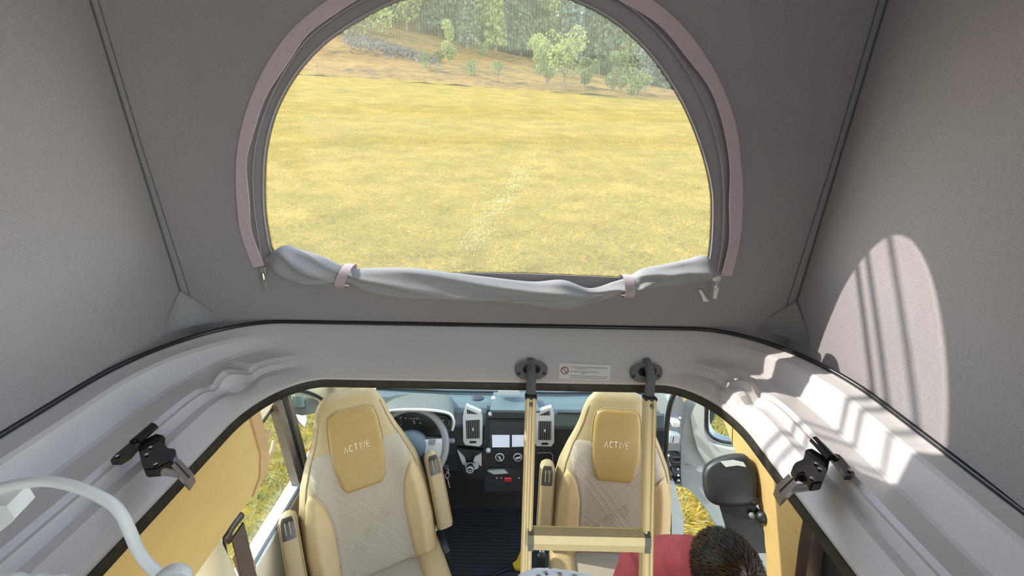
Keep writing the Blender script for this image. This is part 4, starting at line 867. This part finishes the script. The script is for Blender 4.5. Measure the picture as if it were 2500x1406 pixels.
# ------------------------------------------------------------------ ladder, sockets, sticker
def lad(px, py, t):                                   # points on the inclined ladder plane
    return atp(px, py, Vector((0, .672, 1.875)), LN)
LD = Vector((0, -.37, -1)).normalized(); LN = Vector((0, -1, .37)).normalized()
ld = thing('ladder', 'champagne aluminium ladder hooked to the roof frame', 'ladder', (.21, .1, .3))
LEN = 1.62
for (tx, ty), (bx, by) in (((1296, 968), (1283, 1406)), ((1586, 972), (1577, 1406))):
    a = lad(tx, ty, 0); b = lad(bx, by, 0); d = (b-a).normalized(); ax = Vector((1, 0, 0)); ax = (ax-d*ax.dot(d)).normalized(); nz = ax.cross(d)
    if nz.y > 0: nz = -nz
    Mr = Matrix((ax, nz, d)).transposed().to_4x4(); Mr.translation = a
    prof = [(-.0105, -.012), (-.0105, .010), (-.007, .014), (-.0035, .014), (-.002, .009), (.002, .009), (.0035, .014), (.007, .014), (.0105, .010), (.0105, -.012)]
    V = [Mr @ Vector((x, y, z)) for z in (0, LEN) for x, y in prof]; n_ = len(prof)
    rl = mk('rail', V, [(i, (i+1) % n_, n_+(i+1) % n_, n_+i) for i in range(n_)]+[tuple(range(n_)), tuple(range(2*n_-1, n_-1, -1))], M['alu'], ld)
    G().cyl(Mr @ Vector((.001, .008, .013)), Mr @ Vector((.001, .0155, .013)), .0032, 10).build('rivet', M['grey'], rl)
    G().rbox((-.0118, -.0125, -.004), (.0118, .0125, .003), .002, 2, Mr).build('rail_cap', M['black'], rl)
    sk = at(tx+1, 905, Y=.700); top_ = tf(tx+1, 906, .012)
    G().tube([a+Vector((0, .002, -.005)), a+(top_-a)*.7+Vector((0, -.004, .002)), top_, top_+Vector((0, .03, .006))], .0098, 10, upv=(1, 0, 0)).build('hook_sleeve', M['grey'], rl, True, 50)
    G().rbox((-.014, -.018, LEN-.02), (.014, .018, LEN+.005), .004, 2, Mr).build('foot_pad', M['black'], rl)
def rung(yc, k):
    a = lad(1297, yc, 0); b = lad(1572, yc+6, 0)
    g = G(); pr = [(-.004, .017), (.004, .019), (.020, .012), (.021, -.004), (.018, -.018), (.004, -.014), (-.006, 0)]
    dn = LD; g.add([p+LN*x+(-dn)*z for p in (a, b) for x, z in pr], [(i, (i+1) % 7, 7+(i+1) % 7, 7+i) for i in range(7)]+[tuple(range(7)), tuple(range(13, 6, -1))])
    r = g.build('rung', M['alu'], ld)
    for p, s in ((a, -1), (b, 1)):
        g2 = G(); g2.add([q+LN*(x*1.06+.0005)+(-dn)*z*1.06 for q in (p+Vector((s*.007, 0, 0)), p-Vector((s*.004, 0, 0))) for x, z in pr], [(i, (i+1) % 7, 7+(i+1) % 7, 7+i) for i in range(7)]+[tuple(range(7)), tuple(range(13, 6, -1))])
        g2.build('rung_cap', M['grey'], r)
    return r, a, b
r0, ra, rb_ = rung(1306, 0)
for k in range(1, 5):                                  # further rungs lower down the ladder
    off = LD*(.27*k); g = G(); pr = [(-.004, .017), (.004, .019), (.020, .012), (.021, -.004), (.018, -.018), (.004, -.014), (-.006, 0)]
    g.add([p+off+LN*x+(-LD)*z for p in (ra, rb_) for x, z in pr], [(i, (i+1) % 7, 7+(i+1) % 7, 7+i) for i in range(7)]+[tuple(range(7)), tuple(range(13, 6, -1))]); g.build('rung', M['alu'], ld)
for cx, cy, lab in ((1297, 903, 'grey oval ladder socket left of the sticker'), (1577, 909, 'grey oval ladder socket right of the sticker')):
    so_ = thing('ladder_socket', lab, 'bracket', tuple(tf(cx, cy)), 'ladder sockets on the roof frame')
    out = [(cx+40*abs(cos(a))**.75*(1 if cos(a) > 0 else -1), cy+1+23*abs(sin(a))**.85*(1 if sin(a) > 0 else -1)) for a in np.linspace(0, 2*pi, 33)[:-1]]
    o1 = [tf(*q, .001) for q in out]; c = tf(cx, cy, .001); g = G(); n_ = len(o1); V = list(o1)+[c.lerp(p, .93)+TN*.009 for p in o1]+[c.lerp(p, .55)+TN*.010 for p in o1]+[c.lerp(p, .45)+TN*.001 for p in o1]
    g.add(V, [(r*n_+i, r*n_+(i+1) % n_, (r+1)*n_+(i+1) % n_, (r+1)*n_+i) for r in range(3) for i in range(n_)]); g.build('flange', M['grey'], so_, True, 50)
    g = G(); g.add([c.lerp(p, .52)+TN*.0015 for p in o1], [tuple(range(n_))]); g.build('hole', M['black'], so_)
    for dx_ in (-30, 31): 
        p = tf(cx+dx_, cy+10, .0095); G().ball(p, .004, .9, .5, 1, 8, 6).build('screw', M['black'], so_)
stk = thing('warning_sticker', 'small white warning sticker with a prohibition sign', 'sticker', tuple(tf(1428, 928)))
cor = [(1366, 886), (1492, 891), (1489, 929), (1364, 924)]
def sk_(u, v, o=.0012): a = Vector(cor[0]+(0,)).lerp(Vector(cor[1]+(0,)), u); b = Vector(cor[3]+(0,)).lerp(Vector(cor[2]+(0,)), u); p = a.lerp(b, v); return tf(p.x, p.y, o)
G().prism([sk_(0, 0), sk_(1, 0), sk_(1, 1), sk_(0, 1)], -TN*.0008).build('paper', M['paper'], stk)
c = (.11, .47); rg = [sk_(c[0]+.068*cos(a), c[1]+.22*sin(a), .0016) for a in np.linspace(0, 2*pi, 25)]
G().tube(rg, .0011, 4).tube([sk_(c[0]-.045, c[1]-.15, .0016), sk_(c[0]+.045, c[1]+.15, .0016)], .0012, 4).build('prohibition_sign', M['inkred'], stk)
for i, (u0, u1, v) in enumerate(((.22, .93, .20), (.32, .55, .31), (.22, .78, .49), (.42, .52, .59), (.22, .95, .76), (.22, .93, .88))):
    G().prism([sk_(u0, v, .0014), sk_(u1, v, .0014), sk_(u1, v+.045, .0014), sk_(u0, v+.045, .0014)], TN*.0002).build('print_line', M['ink'], stk)

# ------------------------------------------------------------------ roof latches
def latch(lab, cl, arm, tube_, plate, block, screws, xs):
    t = thing('roof_latch', lab, 'latch', tuple(at(*cl(*plate[0]), Z=1.888)), 'roof latches')
    ap = [at(*cl(*q), Z=1.906) for q in arm]; G().prism(ap, (0, 0, -.008)).build('base_arm', M['blackmetal'], t)
    a, b = at(*cl(*tube_[0]), Z=1.924), at(*cl(*tube_[1]), Z=1.920); G().cyl(a, b, .0065, 14).build('pivot_tube', M['blackmetal'], t, True, 40)
    G().cyl(a+(b-a)*.15+Vector((xs*.008, 0, -.004)), b+Vector((xs*.008, 0, -.004)), .0045, 12).build('pivot_pin', M['blackmetal'], t, True, 40)
    pp = [at(*cl(*q), Z=1.914) for q in plate]; bm = bmesh.new(); f = bm.faces.new([bm.verts.new(p) for p in pp]); r = bmesh.ops.extrude_face_region(bm, geom=[f])
    for v in [e for e in r['geom'] if isinstance(e, bmesh.types.BMVert)]: v.co.z -= .016
    bmesh.ops.bevel(bm, geom=bm.edges[:], offset=.0018, segments=2, affect='EDGES'); bm.verts.index_update()
    mk('lever_plate', [v.co.copy() for v in bm.verts], [[v.index for v in q.verts] for q in bm.faces], M['blackmetal'], t); bm.free()
    bb = [at(*cl(*q), Z=1.918) for q in block]; cc = sum(bb, Vector())/4
    bl = G().prism(bb, (0, 0, -.015)).build('clamp_block', M['chrome'], t)
    G().tube([bb[0].lerp(bb[1], .5)+Vector((0, 0, .0006)), bb[3].lerp(bb[2], .5)+Vector((0, 0, .0006))], .0009, 4).build('block_groove', M['cap'], bl)
    G().cyl(cc+Vector((xs*.03, .004, -.008)), cc+Vector((xs*.004, 0, -.008)), .005, 10).build('threaded_rod', M['chrome'], t)
    for i, q in enumerate(screws): G().ball(at(*cl(*q), Z=1.916 if i < len(screws)-1 else 1.908), .0026, 1, 1, .6, 10, 6).build('screw_head', M['chrome'], t, True)
latch('black metal roof latch with steel block on the left frame', lambda x, y: (240+x*.1351, 1010+y*.1351),
      [(215, 840), (300, 740), (600, 490), (660, 470), (720, 560), (560, 740), (460, 800), (380, 850)], ((1010, 215), (690, 490)),
      [(700, 560), (800, 470), (1050, 345), (1180, 375), (1205, 430), (1190, 520), (1245, 605), (1385, 615), (1400, 720), (1330, 840), (1180, 910), (1060, 985), (820, 1005), (780, 900)],
      [(1320, 940), (1470, 815), (1710, 1070), (1590, 1240)], [(940, 600), (870, 730), (1030, 905), (340, 760)], -1)
latch('sunlit black metal roof latch with steel block on the right frame', lambda x, y: (1870+x*.14226, 1040+y*.14226),
      [(1110, 500), (1180, 470), (1260, 490), (1330, 560), (1530, 820), (1480, 850), (1370, 850), (1290, 720)], ((820, 230), (1120, 545)),
      [(690, 385), (790, 370), (1000, 500), (1100, 570), (1060, 760), (980, 960), (800, 985), (640, 800), (560, 830), (460, 690), (510, 610), (650, 550)],
      [(540, 990), (390, 815), (170, 1025), (290, 1235)], [(870, 640), (930, 730), (790, 890), (1440, 755)], 1)

# ------------------------------------------------------------------ near things
hg_ = thing('plastic_hoop', 'curved white plastic hoop in the lower left corner', 'hoop', tuple(at(430, 1420, D=.40)))
hpth = smoothpts([at(*q, D=.40) for q in [(-40, 1215), (0, 1194), (50, 1181), (110, 1175), (170, 1184), (230, 1206), (275, 1232), (300, 1262), (318, 1300), (338, 1345), (365, 1382), (400, 1410)]], 5)
G().tube(hpth, [.0060]*len(hpth), 8, upv=(0, -.4, 1), flat=.85).build('hoop', M['white'], hg_, True)
g = G(); e0 = at(432, 1402, D=.40); g.ball(e0, .0135, 1.1, .6, .9, 16, 10); g.tube([hpth[-3], hpth[-1], e0], [.0065, .008, .0095], 10); g.build('end_boss', M['white'], hg_, True)
bb = [at(*q, D=.39) for q in [(-60, 1235), (16, 1235), (36, 1266), (28, 1276), (-60, 1345)]]
tag(G().prism(bb, (.0, .02, .005)).build('plastic_block', M['white']), 'white plastic corner block at the left edge of the picture', 'block')
# bed at the foot of the picture
bed = thing('bed', 'white bed with its sheet edge just at the bottom of the picture', 'bed', (0, -.5, 1.86))
G().rbox((-.60, -1.1, 1.86), (.58, .235, 1.93), .03, 3).build('mattress', M['cloth'], bed, True)
fold = [at(*q, Z=1.97) for q in [(-60, 1414), (30, 1412), (90, 1413), (150, 1418), (230, 1440)]]
G().tube(smoothpts(fold, 4), [.004+.0012*sin(i*1.7) for i in range(17)], 8).build('sheet_fold', M['cloth'], bed, True)
G().tube(smoothpts([at(*q, Z=1.97) for q in [(385, 1436), (415, 1416), (440, 1415), (470, 1436)]], 4), .0045, 8).build('sheet_fold', M['cloth'], bed, True)
G().box((-.62, -1.12, 1.84), (.60, .24, 1.86)).build('bed_board', M['white'], bed)
# crocheted white cover bunched at the bed's edge
CC = at(1374, 1385, Z=1.965)+Vector((0, -.062, 0)); NU, NV = 96, 22; V = []; Fc = []
for j in range(NV):
    for i in range(NU):
        a = 2*pi*i/NU; r = j/(NV-1)
        zz = .050*sqrt(max(0, 1-(r*.99)**2))+.002*sin(a*7)*r+.0012*sin(i*2.1)*sin(j*2.1)
        V.append((CC.x+.088*r*cos(a)*(1+.03*sin(a*5)), CC.y+.080*r*sin(a)*(1+.03*sin(a*4)), 1.926+zz))
hrn = random.Random(3)
holes = set()
for jj in range(3, NV, 4):
    cnt = int(10+jj*1.6); off = hrn.random()*6
    for q in range(cnt):
        i0 = int(off+q*NU/cnt) % NU; ww = max(1, int(NU/cnt*.42*hrn.uniform(.6, 1.2)))
        for k in range(ww):
            for m_ in range(hrn.choice((1, 2, 2))): holes.add(((i0+k) % NU, min(NV-2, jj+m_)))
Fc = [(j*NU+i, j*NU+(i+1) % NU, (j+1)*NU+(i+1) % NU, (j+1)*NU+i) for j in range(NV-1) for i in range(NU) if (i, j) not in holes]
o = mk('crochet_cover', V, Fc, M['cloth'], None, True); sm = o.modifiers.new('thick', 'SOLIDIFY'); sm.thickness = .0025
tag(o, 'white openwork crocheted cover bunched up below the ladder', 'cover')
# yellow clip and black cord on the cab floor
yl = [at(*q, Z=.02) for q in [(1258, 1392), (1252, 1380), (1262, 1372), (1270, 1352), (1276, 1345), (1277, 1360), (1274, 1376), (1275, 1394)]]
tag(G().prism(yl, (0, 0, .02)).build('plastic_clip', M['yellow']), 'yellow plastic clip lying on the cab floor by the ladder', 'clip')
tag(G().tube(smoothpts([at(*q, Z=.012) for q in [(1180, 1420), (1215, 1398), (1250, 1386), (1270, 1384)]], 4), .009, 6).build('cord', M['black'], None, True), 'black cord on the floor leading to the yellow clip', 'cord')
# black swivel mount beside the right board
sm_ = thing('swivel_panel', 'rounded black plastic panel on a bent arm by the right board', 'swivel mount', tuple(at(1810, 1330, X=.80)))
def rp_(px, py, X): return at(px, py, X=X)
pts = [(1716, 1160), (1722, 1140), (1738, 1126), (1765, 1115), (1800, 1109), (1822, 1112), (1836, 1130), (1848, 1160), (1850, 1190), (1842, 1228), (1812, 1236), (1770, 1236), (1742, 1230), (1724, 1214), (1717, 1190)]
def spl(px, py, o=0): return atp(px, py, Vector((.74, 1.05, 1.25))+Vector((-.35, -.75, .55)).normalized()*o, Vector((-.35, -.75, .55)).normalized())
SN = Vector((-.35, -.75, .55)).normalized()
oo2 = smoothpts([spl(*q) for q in pts+[pts[0]]], 4)[:-1]; c = sum(oo2, Vector())/len(oo2); n_ = len(oo2)
V = [p-SN*.03 for p in oo2]+[p for p in oo2]+[c.lerp(p, .93)+SN*.012 for p in oo2]+[c.lerp(p, .8)+SN*.016 for p in oo2]+[c.lerp(p, .4)+SN*.017 for p in oo2]+[c+SN*.017]
Fc = [(r*n_+i, r*n_+(i+1) % n_, (r+1)*n_+(i+1) % n_, (r+1)*n_+i) for r in range(4) for i in range(n_)]+[(4*n_+i, 4*n_+(i+1) % n_, 5*n_) for i in range(n_)]+[tuple(range(n_))]
mk('panel', V, Fc, M['black'], sm_, True)
gp2 = [(1758, 1126), (1790, 1122), (1815, 1128), (1822, 1140), (1800, 1136), (1772, 1140)]
G().prism([spl(*q, .0165) for q in gp2], SN*.0012).build('painted_highlight', M['silver'], sm_)  # silver patch painting the highlight on the black panel
G().prism([spl(*q, -.03) for q in [(1752, 1222), (1835, 1222), (1858, 1250), (1866, 1300), (1870, 1345), (1800, 1345), (1772, 1290)]], SN*.02).build('arm', M['black'], sm_)
for px, py, r in ((1838, 1220, .018), (1862, 1262, .02), (1836, 1258, .010)): G().ball(spl(px, py, 0), r, n=12, mm=8).build('joint', M['black' if r > .012 else 'grey'], sm_, True)

# ------------------------------------------------------------------ person on the passenger seat
pe = thing('person', 'person with short dark brown hair in a red top, head bowed, on the passenger seat', 'person', (.62, 1.0, .55))
def skin_mesh(nodes, edges, root, sub=2):
    me = bpy.data.meshes.new('tmp'); keys = list(nodes); me.from_pydata([nodes[k][0] for k in keys], [(keys.index(a), keys.index(b)) for a, b in edges], [])
    o = bpy.data.objects.new('tmp', me); COL.objects.link(o); md = o.modifiers.new('skin', 'SKIN'); md.use_smooth_shade = True
    if not me.skin_vertices: 
        bpy.context.view_layer.objects.active = o
    for i, k in enumerate(keys):
        sv = me.skin_vertices[0].data[i]; r = nodes[k][1]; sv.radius = r if isinstance(r, tuple) else (r, r); sv.use_root = (k == root)
    ss = o.modifiers.new('sub', 'SUBSURF'); ss.levels = sub; ss.render_levels = sub
    dg = bpy.context.evaluated_depsgraph_get(); dg.update(); ev_ = o.evaluated_get(dg); m2 = ev_.to_mesh()
    V = [v.co.copy() for v in m2.vertices]; Fc = [list(p.vertices) for p in m2.polygons]; ev_.to_mesh_clear()
    bpy.data.objects.remove(o); bpy.data.meshes.remove(me); return V, Fc
J = {'pel': ((.64, 1.08, .62), .125), 'sp': ((.64, 1.04, .75), .12), 'ch': ((.645, .96, .87), .13), 'nb': ((.648, .91, .99), .06), 'nk': ((.65, .875, 1.09), .052),
     'ls': ((.49, .95, .915), .058), 'le': ((.42, .86, .77), .045), 'lw': ((.50, .68, .70), .030), 'rs': ((.80, .94, .915), .058), 're': ((.86, .84, .77), .045), 'rw': ((.80, .66, .70), .030),
     'lh': ((.55, .95, .60), .085), 'lk': ((.53, .60, .60), .062), 'la': ((.53, .56, .12), .042), 'lf': ((.53, .44, .05), .035), 'rh': ((.73, .95, .60), .085), 'rk': ((.75, .60, .60), .062), 'ra': ((.75, .56, .12), .042), 'rf': ((.75, .44, .05), .035)}
ED = [('pel', 'sp'), ('sp', 'ch'), ('ch', 'nb'), ('nb', 'nk'), ('ch', 'ls'), ('ls', 'le'), ('le', 'lw'), ('ch', 'rs'), ('rs', 're'), ('re', 'rw'), ('pel', 'lh'), ('lh', 'lk'), ('lk', 'la'), ('la', 'lf'), ('pel', 'rh'), ('rh', 'rk'), ('rk', 'ra'), ('ra', 'rf')]
bV, bF = skin_mesh(J, ED, 'pel')
hcen = Vector((.655, .775, 1.185)); bow = radians(38)
HM = Matrix.Rotation(bow, 3, 'X')                      # face looks to -Y and down
def hpnt(d): return hcen+HM @ d
def headfn(d):
    x, y, z = d; f = -y                                # f>0: face side
    q = Vector((x*.077, y*.098, z*.116))
    if z < -.2: q.x *= 1-.28*min(1, (-z-.2)/.8); q.y = q.y*(1-.12*(-z-.2)) - .012*max(0, f)*(-z)
    if f > .5: q.y += .006*exp(-((z-.12)/.10)**2)*(1-min(1, abs(abs(x)-.35)/.25))
    q.y -= .020*exp(-((x)/.13)**2)*exp(-((z+.10)/.16)**2)*(1 if f > 0 else 0)
    return q
g = G(); g.add(bV, bF); N1, N2 = 32, 24; V = []
for j in range(N2+1):
    th = pi*j/N2
    for k in range(N1): ph = 2*pi*k/N1; V.append(hpnt(headfn((sin(th)*cos(ph), sin(th)*sin(ph), cos(th)))))
g.add(V, [(j*N1+k, j*N1+(k+1) % N1, (j+1)*N1+(k+1) % N1, (j+1)*N1+k) for j in range(N2) for k in range(N1)])
for s in (-1, 1): g.ball(hpnt(Vector((s*.075, .010, -.012))), .026, .3, .6, 1, 12, 8)
# hands: palm, four fingers, thumb
for s, wj in ((1, 'lw'), (-1, 'rw')):
    wv = Vector(J[wj][0]); dv = Vector((s*.15, -.75, -.35)).normalized(); sx = dv.cross(Vector((0, 0, 1))).normalized(); nz = sx.cross(dv)
    g.ball(wv+dv*.05, .045, .8, 1.0, .45, 14, 8)
    for k, (o_, ln) in enumerate(((-.028, .06), (-.009, .074), (.010, .07), (.028, .055))):
        b0 = wv+dv*.075+sx*o_; g.tube([b0, b0+dv*ln*.5-nz*.006, b0+dv*ln*.8-nz*.022, b0+dv*ln*.95-nz*.036], [.0095, .009, .008, .006], 8)
    b0 = wv+dv*.03+sx*(.034*s); g.tube([b0, b0+sx*.022*s+dv*.022, b0+sx*.03*s+dv*.05-nz*.01], [.011, .0095, .007], 8)
g.build('body', M['skin'], pe, True)
tops = {k: (J[k][0], J[k][1]*1.10+.020) for k in ('sp', 'ch', 'ls', 'le', 'rs', 're')}; tops['pel'] = (J['pel'][0], .14); tops['nb'] = ((.648, .92, .99), .105); tops['nk'] = ((.653, .862, 1.10), .088)
tV, tF = skin_mesh(tops, [('pel', 'sp'), ('sp', 'ch'), ('ch', 'nb'), ('nb', 'nk'), ('ch', 'ls'), ('ls', 'le'), ('ch', 'rs'), ('rs', 're')], 'pel')
tV = [v+Vector((0, 0, .004*sin(v.x*60+v.y*40))) for v in tV]
mk('red_top', tV, tF, M['shirt'], pe, True)
tr_ = {k: (J[k][0], J[k][1]*1.08+.008) for k in ('lh', 'lk', 'la', 'rh', 'rk', 'ra')}; tr_['pel'] = (J['pel'][0], .138)
tV, tF = skin_mesh(tr_, [('pel', 'lh'), ('lh', 'lk'), ('lk', 'la'), ('pel', 'rh'), ('rh', 'rk'), ('rk', 'ra')], 'pel')
mk('trousers', tV, tF, M['jeans'], pe, True)
for s in (-1, 1):
    e = hpnt(Vector((s*.031, -.088, .012))); ey = G().ball(e, .012, n=12, mm=8).build('eye', M['white'], pe, True)
    G().ball(e+HM @ Vector((0, -.009, 0)), .006, 1, .6, 1, 10, 6).build('iris', M['cap'], ey, True)
G().ball(hpnt(Vector((0, -.098, -.062))), .02, 1, .4, .3, 12, 6).build('lips', M['inkred'], pe, True)
# hair: cap plus strands
hr = random.Random(5); V = []; Fc = []; NV_, NU_ = 16, 40
def hairline(ph):                                      # lowest polar angle of the hair, by azimuth (front is -Y)
    f = max(0, -sin(ph)); return pi*(.66-.34*f**1.5)
for j in range(NV_):
    for k in range(NU_):
        ph = 2*pi*k/NU_; th = hairline(ph)*(j/(NV_-1)); d = (sin(th)*cos(ph), sin(th)*sin(ph), cos(th)); q = headfn(d)
        V.append(hpnt(q*(1.10+.03*sin(k*2.3+j)+.02*sin(k*.9))))
hcap = mk('hair', V, [(j*NU_+k, j*NU_+(k+1) % NU_, (j+1)*NU_+(k+1) % NU_, (j+1)*NU_+k) for j in range(NV_-1) for k in range(NU_)], M['hair'], pe, True)
def strands(n, m, name, lo, hi, front):
    V = []; Fc = []
    for i in range(n):
        ph = hr.uniform(0, 2*pi) if not front else hr.uniform(1.15*pi, 1.85*pi)
        th0 = hairline(ph)*hr.uniform(lo, hi); ln = hr.uniform(.25, .5); wdt = .0016; k0 = len(V); dph = hr.uniform(-.25, .25); lift = hr.uniform(0, .10)
        for s in range(5):
            t = s/4; th = th0+ln*t; p_ = ph+dph*t; d = (sin(th)*cos(p_), sin(th)*sin(p_), cos(th)); q = headfn(d); c = hpnt(q*(1.10+lift*sin(t*2.4)+.02)); sd = HM @ Vector((-sin(p_), cos(p_), 0))*wdt*(1-t*.7)
            V += [c-sd, c+sd]
        Fc += [(k0+2*s, k0+2*s+1, k0+2*s+3, k0+2*s+2) for s in range(4)]
    return tag(mk(name, V, Fc, m, hcap), kind='stuff')
strands(2600, M['hair'], 'hair_strands', .02, .95, False); strands(260, M['hairlit'], 'painted_lit_strands', .30, .85, True)
